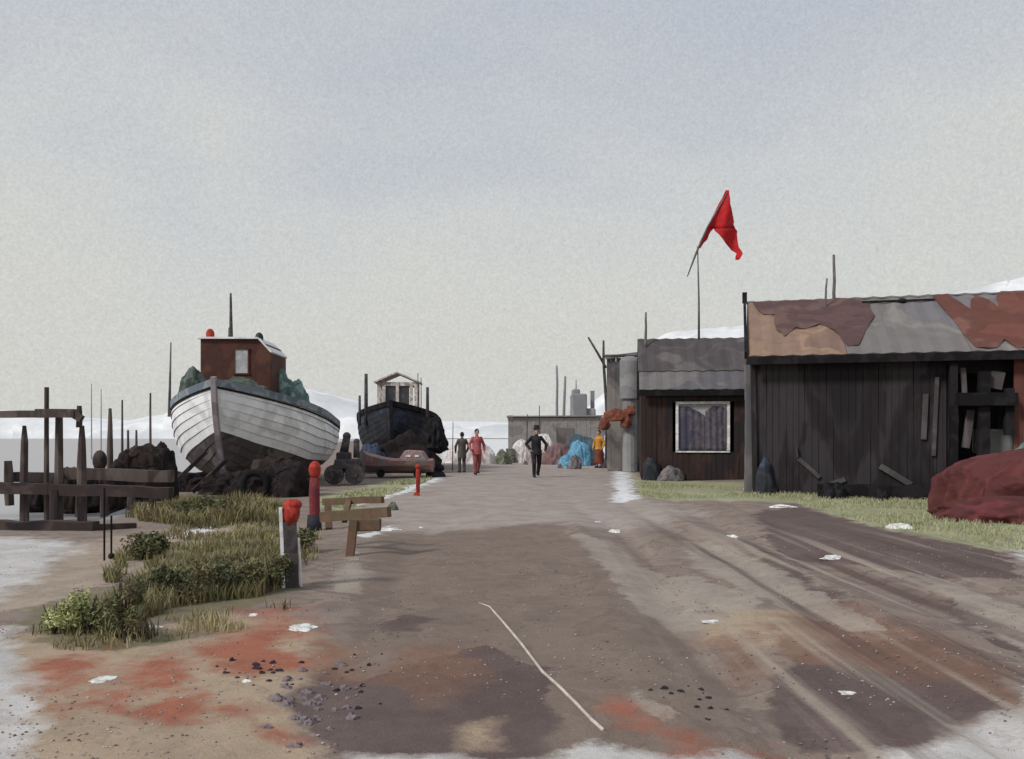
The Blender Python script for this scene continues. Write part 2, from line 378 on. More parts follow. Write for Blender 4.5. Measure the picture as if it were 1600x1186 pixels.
# wheel ruts running up the track
for rx, wd, dp in ((2.55,.16,.03),(3.05,.12,-.02),(3.6,.2,.035),(4.6,.15,.03),(1.5,.2,.03),(.9,.2,-.015),(-1.2,.2,.02)):
    Z -= 1.7*dp*np.exp(-((X-rx-.12*np.sin(Y*.5+rx))/wd)**2)*np.clip((24-Y)/10, 0, 1)
low = np.clip(sea_sd/1.6, 0, 1)
Z = Z*(1-low)-.5*low*low*(3-2*low)
layers = [
 ('far', (.40,.33,.31), [[(560,790),(690,738),(740,715),(800,706),(960,712),(975,770),(1100,800),(1000,830),(860,822),(600,830)]], .05, C(158,145,137)),
 ('mid', None, [[(720,828),(870,820),(920,860),(1000,945),(1060,975),(1150,1075),(1210,1160),(1000,1186),(560,1186),(540,1000),(560,900),(600,830)]], .03, C(117,101,89)),
 ('plum', None, [[(560,1060),(640,1040),(760,1000),(850,1035),(868,1130),(800,1230),(600,1220),(470,1130),(450,1050),(500,1035)],
                 [(1180,802),(1240,790),(1400,832),(1560,862),(1592,905),(1500,900),(1330,880),(1210,862)],
                 [(1150,835),(1172,835),(1245,882),(1345,965),(1335,972),(1232,915)],
                 [(1468,905),(1500,928),(1572,985),(1590,1012),(1560,1003),(1490,945)],
                 [(1240,1020),(1330,990),(1440,1010),(1560,1060),(1590,1090),(1500,1125),(1400,1165),(1250,1150),(1190,1090)],
                 [(590,965),(640,958),(675,965),(640,985),(600,990)]], .03, C(94,78,76)),
 ('tan', None, [[(10,990),(250,975),(450,960),(540,1010),(450,1090),(470,1150),(520,1230),(0,1230)],
                [(1120,945),(1250,950),(1300,985),(1200,1010),(1110,985)],
                [(705,1130),(770,1120),(790,1160),(710,1170)]], .04, C(168,146,121)),
 ('brown', None, [[(1190,975),(1280,940),(1420,975),(1580,1050),(1570,1090),(1400,1040),(1240,1030)], [(1100,985),(1180,985),(1200,1040),(1150,1050)], [(480,1000),(560,1000),(580,1060),(500,1050)],
                 [(620,1005),(740,995),(760,1050),(670,1090),(600,1060)]], .05, C(128,94,76)),
 ('light', None, [[(1060,842),(1110,846),(1200,885),(1340,958),(1382,987),(1330,980),(1190,935),(1090,890)],
                 [(895,838),(960,850),(1120,955),(1130,968),(1050,975),(980,935)],
                 [(1420,892),(1480,905),(1620,965),(1620,1015),(1520,972),(1460,915)],
                 [(1020,905),(1080,900),(1200,940),(1140,960)],
                 [(980,1065),(1010,1085),(1060,1110),(1040,1120),(990,1095)],
                 [(525,900),(555,860),(575,900),(560,930),(520,925)]], .02, C(160,149,137)),
 ('mud', None, [[(-40,950),(30,905),(110,850),(250,826),(440,805),(445,850),(300,870),(150,915),(40,950)]], .04, C(158,141,125)),
 ('green', None, [[(40,950),(180,915),(260,880),(330,862),(445,855),(455,925),(400,950),(260,975),(100,990),(20,985)],
                 [(60,1000),(130,990),(230,985),(300,985),(260,1010),(180,1025),(90,1015)], [(230,850),(330,835),(440,815),(450,862),(330,872),(230,885)],
                 [(200,775),(330,770),(445,778),(450,800),(300,812),(200,800)]], .03, C(118,110,86)),
 ('verge', None, [[(965,730),(1000,745),(1170,755),(1480,748),(1640,790),(1640,868),(1560,862),(1400,832),(1240,788),(1060,784),(1000,776),(985,740)],
                  [(480,790),(520,772),(600,752),(690,736),(672,752),(600,778),(540,800)]], .02, C(152,152,118)),
 ('rust', None, [[(60,1035),(130,1020),(150,1060),(90,1075)], [(200,1040),(270,1030),(300,1075),(230,1085)], [(380,955),(450,950),(455,985),(395,985)], [(1200,1165),(1235,1165),(1230,1190),(1200,1190)], [(310,1010),(390,985),(455,985),(465,1045),(400,1060),(330,1050)], [(225,1120),(280,1095),(325,1095),(325,1135),(240,1145)],
                 [(120,1105),(165,1085),(195,1090),(180,1108)], [(50,1070),(80,1075),(105,1100),(95,1118),(65,1105)],
                 [(330,1105),(375,1095),(380,1122),(335,1125)], [(415,1135),(455,1132),(450,1150),(420,1150)],
                 [(1040,1140),(1080,1140),(1085,1170),(1050,1170)], [(975,1095),(1020,1108),(1010,1130),(985,1120)]], .07, C(158,84,62)),
 ('white', None, [[(690,724),(680,690),(700,686),(1000,686),(960,724),(800,717)],[(960,736),(984,737),(990,770),(1000,781),(958,783)], [(545,792),(600,775),(640,760),(690,742),(684,752),(640,768),(590,785)],
                  [(560,835),(612,818),(602,828),(570,838)], [(250,836),(330,822),(330,828),(260,840)]], .02, C(212,213,214)),
 ('sand', None, [[(-60,838),(60,842),(130,846),(30,915),(-60,960)], [(-80,985),(12,985),(22,1030),(50,1100),(50,1186),(-80,1250)],
                  [(880,1150),(930,1140),(1060,1172),(1180,1174),(1200,1260),(880,1260)], [(1390,1172),(1500,1130),(1640,1085),(1640,1260),(1380,1260)],
                  [(1570,845),(1640,820),(1640,890),(1590,872)], [(560,1176),(860,1178),(870,1240),(560,1240)]], .04, C(188,184,180)),
]
me = bpy.data.meshes.new('ground')
ny, nx = X.shape
me.vertices.add(nx*ny); me.vertices.foreach_set('co', np.stack([X, Y, Z], -1).astype(np.float32).ravel())
ii = (np.arange(ny-1)[:, None]*nx+np.arange(nx-1)[None, :]).ravel()
q = np.stack([ii, ii+1, ii+nx+1, ii+nx], -1).astype(np.int32)
me.loops.add(q.size); me.loops.foreach_set('vertex_index', q.ravel())
me.polygons.add(len(q)); me.polygons.foreach_set('loop_start', np.arange(len(q), dtype=np.int32)*4)
me.polygons.foreach_set('use_smooth', np.ones(len(q), bool))
me.update(calc_edges=True)
for nm, _, polys, k, _c in layers:
    at = me.attributes.new('m_'+nm, 'FLOAT', 'POINT'); at.data.foreach_set('value', field(polys, k).astype(np.float32).ravel())
at = me.attributes.new('m_wet', 'FLOAT', 'POINT'); at.data.foreach_set('value', (np.clip(sea_sd/1.2+.3, -1, 1)*.5+.5).astype(np.float32).ravel())
at = me.attributes.new('m_ruts', 'FLOAT', 'POINT'); at.data.foreach_set('value', (np.clip((X-.6-.02*Y)/1.2, 0, 1)*np.clip((15-Y)/5, 0, 1)*np.clip((11-X)/3, 0, 1)).astype(np.float32).ravel())
t = NT('earth_track')
tcn = t.n('ShaderNodeTexCoord'); V = tcn.outputs['Object']
n1 = t.noise(V, 1.1, 5, .6, .5); n2 = t.noise(V, 6, 4, .65); n3 = t.noise(V, 40, 3, .7); n4 = t.noise(V, 160, 2, .7)
col = t.ramp(n1, [(.0, C(123,108,99)), (.40, C(134,118,107)), (.47, C(119,104,96)), (.485, C(140,124,113)), (.6, C(134,118,108)), (.62, C(123,108,101)), (1, C(138,122,111))])
for i, (nm, _, polys, k, c) in enumerate(layers):
    at = t.n('ShaderNodeAttribute', attribute_name='m_'+nm)
    soft = nm in ('rust', 'brown', 'far', 'tan', 'sand')
    mp = t.n('ShaderNodeMapping'); t.l(V, mp.inputs[0]); mp.inputs['Location'].default_value = (i*9.7, i*5.1, i)
    nn = t.noise(mp.outputs[0], 2.6, 5, .62)
    v = t.math('ADD', at.outputs['Fac'], t.math('MULTIPLY_ADD', nn, 1.5, -.75))
    v = t.math('ADD', v, t.math('MULTIPLY_ADD', n3, .16, -.08))
    hard = t.math('MULTIPLY_ADD', t.noise(mp.outputs[0], .9, 2, .5), -1.1, .72)     # edges change from crisp to washed out
    hard = t.math('MAXIMUM', hard, .07) if not soft else t.math('MAXIMUM', t.math('MULTIPLY_ADD', hard, .6, .3), .25)
    m1 = t.math('ADD', t.math('DIVIDE', t.math('SUBTRACT', v, .5), hard), .5, clamp=True)
    m1 = t.math('MULTIPLY', m1, {'plum': .86, 'tan': .85, 'brown': .7, 'rust': .85, 'mid': .6, 'far': .9, 'light': .62}.get(nm, .95))
    # a slightly darker rim where one soil meets the other
    patch = t.noise(mp.outputs[0], 1.7, 4, .6, .4)
    cv = t.ramp(patch, [(.35, dk(c, .86)), (.47, c), (.485, dk(c, .84)), (.50, dk(c, 1.04)), (.65, dk(c, 1.1))])
    if not soft and nm not in ('white', 'light', 'verge'):
        rim = t.math('MULTIPLY', t.math('SUBTRACT', 1.0, t.math('ABSOLUTE', t.math('MULTIPLY_ADD', v, 1/.05, -.5/.05-.6)), clamp=True), .25)
        cv = t.mix(rim, cv, dk(c, .6))
    col = t.mix(m1, col, cv)
# drag marks and wheel streaks running up the track, only on its right half
at = t.n('ShaderNodeAttribute', attribute_name='m_ruts')
mp = t.n('ShaderNodeMapping'); t.l(V, mp.inputs[0]); mp.inputs['Scale'].default_value = (3.0, .12, 1)
st = t.noise(mp.outputs[0], 1.0, 4, .5, .15)
lightm = t.math('MULTIPLY', t.math('MULTIPLY_ADD', st, 9, -5.0, clamp=True), at.outputs['Fac'])
darkm = t.math('MULTIPLY', t.math('MULTIPLY_ADD', st, -9, 4.1, clamp=True), at.outputs['Fac'])
col = t.mix(t.math('MULTIPLY', lightm, .78), col, C(166,152,136)); col = t.mix(t.math('MULTIPLY', darkm, .82), col, C(88,70,66))
wet2 = t.noise(V, .55, 3, .5); col = t.mix(t.math('MULTIPLY_ADD', wet2, 3.2, -1.9, clamp=True), col, t.mix(.5, col, C(112,88,76)))
wa = t.n('ShaderNodeAttribute', attribute_name='m_wet')
wv = t.math('ADD', wa.outputs['Fac'], t.math('MULTIPLY_ADD', n2, .3, -.15))
col = t.mix(t.math('MULTIPLY_ADD', wv, 6, -3.4, clamp=True), col, C(140,144,146))
g = t.math('MULTIPLY', t.math('MULTIPLY_ADD', n4, .55, .73), t.math('MULTIPLY', t.math('MULTIPLY_ADD', n3, .42, .79), t.math('MULTIPLY_ADD', n2, .34, .83)))
vv = t.n('ShaderNodeCombineColor')
for i in range(3): t.l(g, vv.inputs[i])
col = t.mix(1.0, col, vv.outputs[0], 'MULTIPLY')
t.l(col, t.b.inputs['Base Color']); t.b.inputs['Roughness'].default_value = .95; t.b.inputs['Specular IOR Level'].default_value = .15
bp = t.n('ShaderNodeBump'); bp.inputs['Strength'].default_value = .45; bp.inputs['Distance'].default_value = .012
t.l(t.math('ADD', n4, t.math('MULTIPLY', n3, 2)), bp.inputs['Height']); t.l(bp.outputs[0], t.b.inputs['Normal'])
me.materials.append(t.m)
gr_o = bpy.data.objects.new('ground', me); COL.objects.link(gr_o); tag(gr_o, kind='structure', label='bare mauve brown earth track and sandy ground')
def gz(x, y):
    i = int(np.clip(np.searchsorted(ys, y), 1, ny-1)); j = int(np.clip(np.searchsorted(xs, x), 1, nx-1))
    return float(Z[i, j])

# sea
t = NT('sea_water'); V = t.n('ShaderNodeTexCoord').outputs['Object']
mp = t.n('ShaderNodeMapping'); t.l(V, mp.inputs[0]); mp.inputs['Scale'].default_value = (.35, 1, 1)
a = t.noise(mp.outputs[0], 1.5, 5, .6)
t.l(t.ramp(a, [(.3, C(158,153,154)), (.5, C(166,161,161)), (.7, C(152,150,152))]), t.b.inputs['Base Color']); t.b.inputs['Roughness'].default_value = .35
bp = t.n('ShaderNodeBump'); bp.inputs['Strength'].default_value = .35; bp.inputs['Distance'].default_value = .05; t.l(a, bp.inputs['Height']); t.l(bp.outputs[0], t.b.inputs['Normal'])
b = MB(); b.add([(-3000,8,-.16),(-5,8,-.16),(-5,60,-.16),(-20,360,-.16),(-20,2900,-.16),(-3000,2900,-.16)], [(0,1,2,3,4,5)])
tag(b.build('sea', t.m), 'calm pale mauve grey sea', kind='structure')

# far chalk hills: a real ridge with depth
prof = [(-900,668),(-300,650),(0,640),(60,646),(120,652),(200,656),(250,648),(330,615),(400,600),(450,600),(500,612),(560,626),(640,650),(700,658),(800,660),(900,652),(960,600),(1000,545),(1040,520),(1100,514),(1165,508),(1250,492),(1330,478),(1400,470),(1460,462),(1520,452),(1600,432),(1750,410),(2100,430),(2600,560)]
b = MB(); DIST = 420
pts = []
for i in range(len(prof)-1):
    (x0, y0), (x1, y1) = prof[i], prof[i+1]; n = max(2, int((x1-x0)/14))
    for k in range(n): pts.append((x0+(x1-x0)*k/n, y0+(y1-y0)*k/n))
rows = []
for r_, (fd, fh) in enumerate([(0,-.02),(8,.35),(18,.66),(34,.9),(55,1.0),(110,.9),(220,.3),(320,-.1)]):
    rows.append([])
    for px, py in pts:
        p0 = U(px, py, DIST+55)
        hgt = (p0.z-1.5)*1.0+1.5
        j = mn.noise(Vector((px*.05, r_*.7, 0)))*10; jz = mn.noise(Vector((px*.09, r_*.5, 3)))*.06
        sc2 = (DIST+fd)/(DIST+55)
        rows[-1].append(Vector((p0.x*sc2, DIST+fd+j, max(-3, hgt*(fh+jz*(1 if 0 < r_ < 4 else .1))))))
n = len(pts)
b.add([v for r_ in rows for v in r_], [(r_*n+i, r_*n+i+1, (r_+1)*n+i+1, (r_+1)*n+i) for r_ in range(len(rows)-1) for i in range(n-1)])
tag(b.build('hills', 'cliff', smooth=True), 'distant white chalk cliffs along the horizon', kind='structure')

# ------------------------------------------------------------------ boats
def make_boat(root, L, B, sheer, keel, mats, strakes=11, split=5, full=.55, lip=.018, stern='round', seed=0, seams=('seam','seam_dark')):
    """clinker hull; local axes: +Y from stem to stern, Z up. sheer(t), keel(t) heights. strakes above `split` get mats[0]"""
    NS = 40
    def half(t):
        if t < .5: return B/2*(1-(1-t/.5)**2.4)
        u = (t-.5)/.5
        return B/2*math.sqrt(max(0, 1-(u**3.2)*(.995 if stern == 'round' else .6)))
    def pt(t, s):
        sh, kl = sheer(t), keel(t)
        fw = min(1, t/.35)
        p = 1.3-.66*fw; q_ = 1.0+.7*fw
        if t > .75: p += (t-.75)*1.2; q_ -= (t-.75)*1.5
        a = s*math.pi/2
        bx = half(t)*(math.sin(a)**p)*(1+.04*math.sin(math.pi*s))
        z = kl+(sh-kl)*(s**q_*.55+(1-math.cos(a))*.45 if fw > 0 else s)
        z = kl+(sh-kl)*((1-fw)*s+fw*(.5*s**q_+.5*(1-math.cos(a))))
        yy = t*L+max(0, 1-s)**1.6*.85*(1-t)**3-(1-s)*.6*max(0, t-.7)/.3
        return Vector((bx, yy, z))
    up, lo = MB(), MB()
    ts = [ (i/NS)**1.15 for i in range(NS+1)]
    for side in (-1, 1):
        for k in range(strakes):
            s1, s0 = 1-k/strakes, 1-(k+1)/strakes
            s1 = s1**.9; s0 = max(0, s0)**.9
            mb = up if k < strakes-split else lo
            vs = []; fs = []
            for t_ in ts:
                P1, P0 = pt(t_, s1), pt(t_, s0)
                e_ = lip*min(1, t_*8+.15)
                o0 = P0+Vector((e_, 0, 0)) if k < strakes-1 else P0
                row = [P1, o0, P0-Vector((.02, 0, 0))]
                vs += [Vector((v.x*side, v.y, v.z)) for v in row]
            n0 = len(mb.v)
            mb.v += vs
            for i in range(NS):
                a0 = n0+i*3
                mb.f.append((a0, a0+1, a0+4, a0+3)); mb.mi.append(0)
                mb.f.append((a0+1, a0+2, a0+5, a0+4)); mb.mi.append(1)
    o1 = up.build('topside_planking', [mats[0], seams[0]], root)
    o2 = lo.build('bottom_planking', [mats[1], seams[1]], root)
    # inner skin and deck
    dkm = MB(); vs = []; fs = []
    for i, t_ in enumerate(ts):
        p = pt(t_, 1); zz = p.z-.16
        for k in (-1, -.5, 0, .5, 1): vs.append((p.x*.97*k, p.y+.03*(1-t_), zz+.05*(1-k*k)))
    for i in range(NS):
        for k in range(4): fs.append((i*5+k, i*5+k+1, i*5+5+k+1, i*5+5+k))
    dkm.add(vs, fs); dkm.build('deck', mats[4], root)
    # gunwale, rubbing strake
    g_ = MB(); rb = MB()
    for side in (-1, 1):
        pts_ = []; pr = []
        for t_ in ts:
            p = pt(t_, 1); pts_.append(Vector((side*(p.x), p.y, p.z+.02))); p2 = pt(t_, .955); pr.append(Vector((side*(p2.x+.02), p2.y, p2.z)))
        for i in range(NS):
            g_.bar(pts_[i], pts_[i+1], .12, .2)
            rb.bar(pr[i], pr[i+1], .05, .05)
    g_.build('gunwale', mats[2], root); rb.build('rubbing_strake', 'black', root)
    st = MB()
    sp = [pt(0, s) for s in [1.06, 1, .8, .6, .4, .2, .08, 0]]
    sp[0] = sp[1]+Vector((0, -.04, .16))
    for i in range(len(sp)-1):
        st.bar(sp[i]+Vector((0,-.05,0)), sp[i+1]+Vector((0,-.05,-.01)), .13, .16, up=(0,1,0))
    st.build('stem_post', mats[3], root)
    kp = MB()
    for i in range(NS): kp.bar(pt(ts[i], 0)-Vector((0,0,.07)), pt(ts[i+1], 0)-Vector((0,0,.07)), .12, .16)
    kp.build('keel', 'hull_low' if mats[1] == 'hull_low' else 'black', root)
    return pt
# white boat
bow = U(335, 600, 23.2)
wb = thing('fishing_boat', (bow.x, 23.2, 0), 'white clinker fishing boat with brown wheelhouse, hauled up bow first on the left bank', 'boat', rz=R(1.5))
sh = lambda t: 2.92-1.15*(1-(1-min(1, t*1.05))**1.9)+.12*max(0, t-.8)/.2 + .0
kl = lambda t: .14+.25*max(0, .12-t)/.12
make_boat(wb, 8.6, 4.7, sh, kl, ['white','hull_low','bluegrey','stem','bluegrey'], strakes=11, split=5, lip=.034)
def wl(px, py, d): return wb.matrix_basis.inverted() @ U(px, py, d)
wb_inv = (Matrix.Translation(wb.location) @ Matrix.Rotation(R(1.5), 4, 'Z')).inverted()
def wl(px, py, d): return wb_inv @ U(px, py, d)
# wheelhouse
d0 = 25.9
a = wl(313, 620, d0); bq = wl(433, 530, d0)
x0, x1 = a.x, wl(423, 530, d0).x; yf = a.y; zt = bq.z; zb = 1.9; dep = 1.9
wh = MB(); ch = .42
sec = [(x0, zb), (x1, zb), (x1, zt-ch), (x1-.16, zt-.14), (x1-ch*.9, zt), (x0, zt)]
n = len(sec)
wh.add([(x, yf, z) for x, z in sec]+[(x, yf+dep, z) for x, z in sec], [tuple(range(n)), tuple(range(2*n-1, n-1, -1))]+[(i, n+i, n+(i+1) % n, (i+1) % n) for i in range(n)])
who = wh.build('wheelhouse', 'cabin', wb); bevel(who, .02)
rf = MB()
rf.box(((x0+x1-ch)/2-.02, yf+dep/2-.05, zt+.035), (x1-x0-ch+.1, dep+.12, .055))
rf.bar((x1-ch*.9+.02, yf+dep/2-.05, zt+.02), (x1+.03, yf+dep/2-.05, zt-ch+.02), dep+.12, .045, up=(1,0,0))
rf.v = [v for v in rf.v]
rf.build('roof', 'roofwhite', wb)
wa_, wb_ = wl(366, 584, d0), wl(388, 545, d0)
wn_ = MB(); wn_.box(((wa_.x+wb_.x)/2, yf-.012, (wa_.z+wb_.z)/2), (wb_.x-wa_.x, .02, wb_.z-wa_.z)); win = wn_.build('window', 'glasslight', wb)
fr = MB()
for zz in (wa_.z, wb_.z): fr.box(((wa_.x+wb_.x)/2, yf-.03, zz), (wb_.x-wa_.x+.08, .05, .04))
for xx in (wa_.x, wb_.x): fr.box((xx, yf-.028, (wa_.z+wb_.z)/2), (.04, .046, wb_.z-wa_.z-.042))
fr.build('window_frame', 'cabin', win)
bt_ = MB()
for i in range(1, 10): bt_.box((x0+(x1-x0)*i/10, yf-.006, (zb+zt-.3)/2+.05), (.018, .018, zt-zb-.5))
# nav lights
for px, py, mt, nm in ((326, 522, 'red', 'red lamp at the left roof corner'), (403, 528, 'greenlamp', 'dark green lamp at the right roof corner')):
    c_ = wl(px, py, d0+.1); m_ = MB(); m_.ball(c_+Vector((0,.15,0)), .13, 14, (1,.9,1.45)); m_.tube([c_+Vector((0,.15,-.28)), c_+Vector((0,.15,-.1))], [.1,.08], 12)
    tag(m_.build('navigation_lamp', mt, wb, smooth=True), nm)
mp_ = wl(361, 458, d0+.8); ms = MB(); ms.tube([(mp_.x, mp_.y, zt-.1), (mp_.x, mp_.y, zt+.35), (mp_.x-.01, mp_.y, mp_.z)], [.07,.055,.03], 10); ms.tube([(mp_.x-.02, mp_.y, zt+.02), (mp_.x-.02, mp_.y, zt+.45)], [.07,.06], 10)
ms.build('mast', 'iron', wb, smooth=True)
ap = wl(267, 535, 25.5); ms = MB(); ms.tube([(ap.x-.05, ap.y, 2.05), (ap.x, ap.y, ap.z)], [.05,.02], 8); ms.build('aerial', 'steel', wb, smooth=True)
# white registration board low on the quarter, rail stanchions
for yy in (3.2, 4.4, 5.6, 6.8):
    for sx_ in (-1, 1):
        rb_ = MB(); rb_.tube([(sx_*2.15*(1-.05*(yy-3.2)), yy, 1.9), (sx_*2.1*(1-.05*(yy-3.2)), yy, 2.1)], .02, 6); rb_.build('stanchion', 'steel', wb)
# nets on board
heap_thing('net_heap', 450, 600, 27.4, 1.35, 1.75, 1.7, 'teal', 'pale teal net heap bulging to the right of the brown wheelhouse', 'fishing net', 3, z=1.68, amp=.22, fr=1.3, fine=.05, fold=.05)
heap_thing('net_heap', 303, 600, 25.3, 1.0, 1.25, 1.0, 'teal_dark', 'dark green net heap left of the brown wheelhouse', 'fishing net', 5, z=2.2, amp=.18, fr=1.3, fine=.05)
heap_thing('net_heap', 378, 610, 25.1, 1.8, .72, .8, 'teal_dark', 'low grey green net draped on the foredeck before the brown wheelhouse', 'fishing net', 9, z=2.45, amp=.2, fine=.05)
heap_thing('net_heap', 466, 630, 28.4, .8, .95, 1.0, 'teal', 'small teal net bundle on the side deck of the white boat', 'fishing net', 12, z=1.72, amp=.2, fr=1.3, fine=.05)
p1, p2 = U(452, 646, 28.6), U(522, 664, 30.5)
m_ = MB(); m_.heap((-6.85, 28.9, 1.82), (1.5, 2.8, .34), 4, amp=.2, fr=2.4, fine=.04)
tag(m_.build('tarpaulin', 'blue', smooth=True, loc=(-6.85, 28.9, 1.8)), 'blue canvas sheet over the stern deck of the white boat', 'tarpaulin')
# debris under the white boat
deb = [(300,760,23.2,1.6,.5,1.2,'net','black net heap under the left bow of the white boat'),
       (352,785,21.6,1.25,.50,.9,'net','black sheeting heap right below the stem of the white boat'),
       (400,775,21.2,1.3,.55,1.0,'net','wide black net heap right of the stem of the white boat'),
       (452,775,21.0,1.25,.85,1.0,'net','biggest black net heap, beside the red topped mooring post'),
       (430,740,22.6,1.5,.9,1.0,'net_brown','reddish brown net heap leaning on the side of the white boat'),
       (372,760,22.5,1.1,.55,.9,'net_brown','small brown net heap below the keel of the white boat'),
       (262,765,23.6,1.4,.5,1.0,'net_brown','brown net heap left of the white boat by the jetty end')]
for i, (px, py, d, w_, h_, dp, mt, lb) in enumerate(deb):
    heap_thing('net_heap', px, py, d, w_, h_, dp, mt, lb, 'fishing net', 20+i, amp=.3, fr=1.6, fine=.07, sharp=.75)
for i, (px, d, ln) in enumerate(((285,22.6,1.0),(322,22.2,.8))):
    p = U(px, 760, d); p.z = 0; m_ = MB(); m_.bar(p+Vector((-.35*ln,-.2,.04)), p+Vector((.5*ln,.35,1.05*ln)), .10, .10, wob=.01)
    tag(m_.build('boat_prop', 'timber_dark', loc=p), ('long','short')[i]+' slanting timber prop under the bow of the white boat', 'prop')
# tyre
p = U(398, 790, 20.6); p.z = .0
m_ = MB(); ring = [p+Vector((.3*math.cos(a_), 0, .3+.3*math.sin(a_))) for a_ in [i*math.pi/12 for i in range(25)]]; m_.tube(ring, .09, 10, cap=False)
tag(m_.build('old_tyre', 'black', smooth=True, loc=p), 'old black tyre leaning on the net heap below the white boat', 'tyre')

# dark boat
dk_o = U(611, 632, 34.5)
db = thing('fishing_boat', (dk_o.x, 34.5, 0), 'navy black fishing boat with a pale gabled wheelhouse, between the white boat and the walkers', 'boat', rz=R(3))
sh2 = lambda t: 2.78-.72*(1-(1-min(1, t*1.1))**2)
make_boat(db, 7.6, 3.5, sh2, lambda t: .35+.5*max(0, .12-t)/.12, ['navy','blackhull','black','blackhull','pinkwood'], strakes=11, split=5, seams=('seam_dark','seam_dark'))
dinv = (Matrix.Translation(db.location) @ Matrix.Rotation(R(3), 4, 'Z')).inverted()
def dl(px, py, d): return dinv @ U(px, py, d)
d0 = 36.5
xa, xb = dl(592, 600, d0).x, dl(650, 600, d0).x; ze = U(0, 597, d0).z; za = U(0, 582, d0).z; y0 = dl(620, 600, d0).y
m_ = MB()
for xx in (xa, xa+.22, (xa+xb)/2, xb-.2, xb): m_.bar((xx, y0, 1.9), (xx, y0, ze), .13, .1)
for yy in (y0, y0+1.4):
    m_.box(((xa+xb)/2, yy+.01, 2.35), (xb-xa, .06, .9-.2)); m_.box(((xa+xb)/2, yy+.01, ze-.08), (xb-xa, .07, .16))
for xx in (xa, xb): m_.bar((xx, y0+1.4, 1.9), (xx, y0+1.4, ze), .13, .1); m_.box((xx, y0+.7, 2.35), (.06, 1.3, .7)); m_.box((xx, y0+.7, ze-.08), (.06, 1.3, .16))
m_.build('wheelhouse', 'palewood', db)
for xx in ((xa*.72+xb*.28), (xa*.38+xb*.62)): m_ = MB(); m_.box((xx+.06, y0+.05, (2.7+ze-.16)/2+.04), (.5, .03, ze-2.86)); m_.build('window', 'glassdark', db)
m_ = MB(); mxx = (xa+xb)/2
for s_ in (-1, 1): m_.bar((mxx, y0+.7, za), (mxx+s_*(xb-xa)*.62, y0+.7, ze-.02), 1.8, .06, up=(0,0,1))
m_.v = m_.v; m_.build('roof', 'palewood', db)
for px, yt, yb_, r_ in ((572,584,645,.085),(562,618,650,.06),(668,605,652,.075),(653,583,645,.02),(658,590,645,.02)):
    p = dl(px, yt, 35.8); m_ = MB(); m_.tube([(p.x, p.y, 1.9), (p.x, p.y, p.z)], [r_, r_*.8], 8); m_.build('post', 'iron', db, smooth=True)
heap_thing('tarpaulin', 678, 690, 34.6, 1.0, 1.05, 1.4, 'black', 'black tarpaulin bundle hanging at the right side of the navy boat', 'tarpaulin', 41, z=1.05, amp=.3)
heap_thing('net_heap', 640, 700, 34.2, 2.5, 1.25, 1.0, 'net', 'black net heap under the navy boat', 'fishing net', 43, amp=.3, z=.25)
for px, py, s_ in ((597,656,.05),(650,657,.035),(673,679,.035)):
    pass
# blue tarp low left of navy boat
heap_thing('tarpaulin', 582, 712, 33.8, 1.1, 1.1, .7, 'navy', 'navy blue sheet bundled against the left side of the dark boat', 'tarpaulin', 44, z=0.0, amp=.2)

# small faded launch on trolley in front
lt = thing('small_launch', (*G(622, 745)[:2], 0), 'small faded pink launch with a low cuddy, on a trolley before the navy boat', 'boat')
m_ = MB()
LX = 2.55; secs = []
for i in range(13):
    t_ = i/12; x = -LX/2+LX*t_; bw = .75*math.sqrt(max(.003, 1-abs(2*t_-1)**3)) if t_ < .5 else .75*(1-.25*(2*t_-1)**2); top = .60+.30*max(0, 1-2*t_)**1.6
    secs.append([(x, -bw, top), (x, -bw*.92, .42), (x, -bw*.5, .22), (x, 0, .16), (x, bw*.5, .22), (x, bw*.92, .42), (x, bw, top), (x, 0, top+.06)])
n = 8; m_.add([v for s_ in secs for v in s_], [(i*n+k, i*n+(k+1) % n, (i+1)*n+(k+1) % n, (i+1)*n+k) for i in range(12) for k in range(n)]+[tuple(range(n)), tuple(12*n+k for k in range(n))[::-1]])
m_.build('hull', 'pinkwood', lt)
m_ = MB(); cx0, cx1 = 0.05, 1.1
m_.add([(cx0, -.55, .6), (cx1, -.55, .6), (cx1-.2, -.42, .93), (cx0+.25, -.42, .97), (cx0, .5, .6), (cx1, .5, .6), (cx1-.2, .4, .93), (cx0+.25, .4, .97)], [(0,1,2,3),(7,6,5,4),(0,3,7,4),(1,5,6,2),(3,2,6,7),(0,4,5,1)])
bevel(m_.build('cuddy', 'pinkwood', lt), .05, 3)
for x_, w__ in ((.42, .18), (.74, .15)): m_ = MB(); m_.box((x_, -.515, .76), (w__, .05, .07)); m_.build('window', 'winframe', lt)
for x in (-.55, .75):
    m_ = MB(); m_.tube([(x, -.55, .14), (x, -.45, .14)], .14, 18); m_.build('wheel', 'black', lt, smooth=False)
m_ = MB(); m_.bar((-1.2, -.35, .24), (1.2, -.35, .24), .07); m_.bar((-1.2, .35, .24), (1.2, .35, .24), .07); m_.build('trolley_frame', 'iron', lt)
# navy buoy + dark buoy right of it
for px, py, mt, nm, rr, z_ in ((687,728,'black','black buoy beside the small pink launch',.14,.3),(680,742,'navy','navy sack lying right of the small pink launch',.18,.0)):
    heap_thing('buoy' if rr < .15 else 'sack', px, py, 31.0, rr*2+(.35 if rr > .15 else .05), rr*1.6, .4, mt, nm, 'buoy' if rr < .15 else 'sack', px, z=z_ if z_ == 0 else 0.0 if rr > .15 else .25, amp=.1)

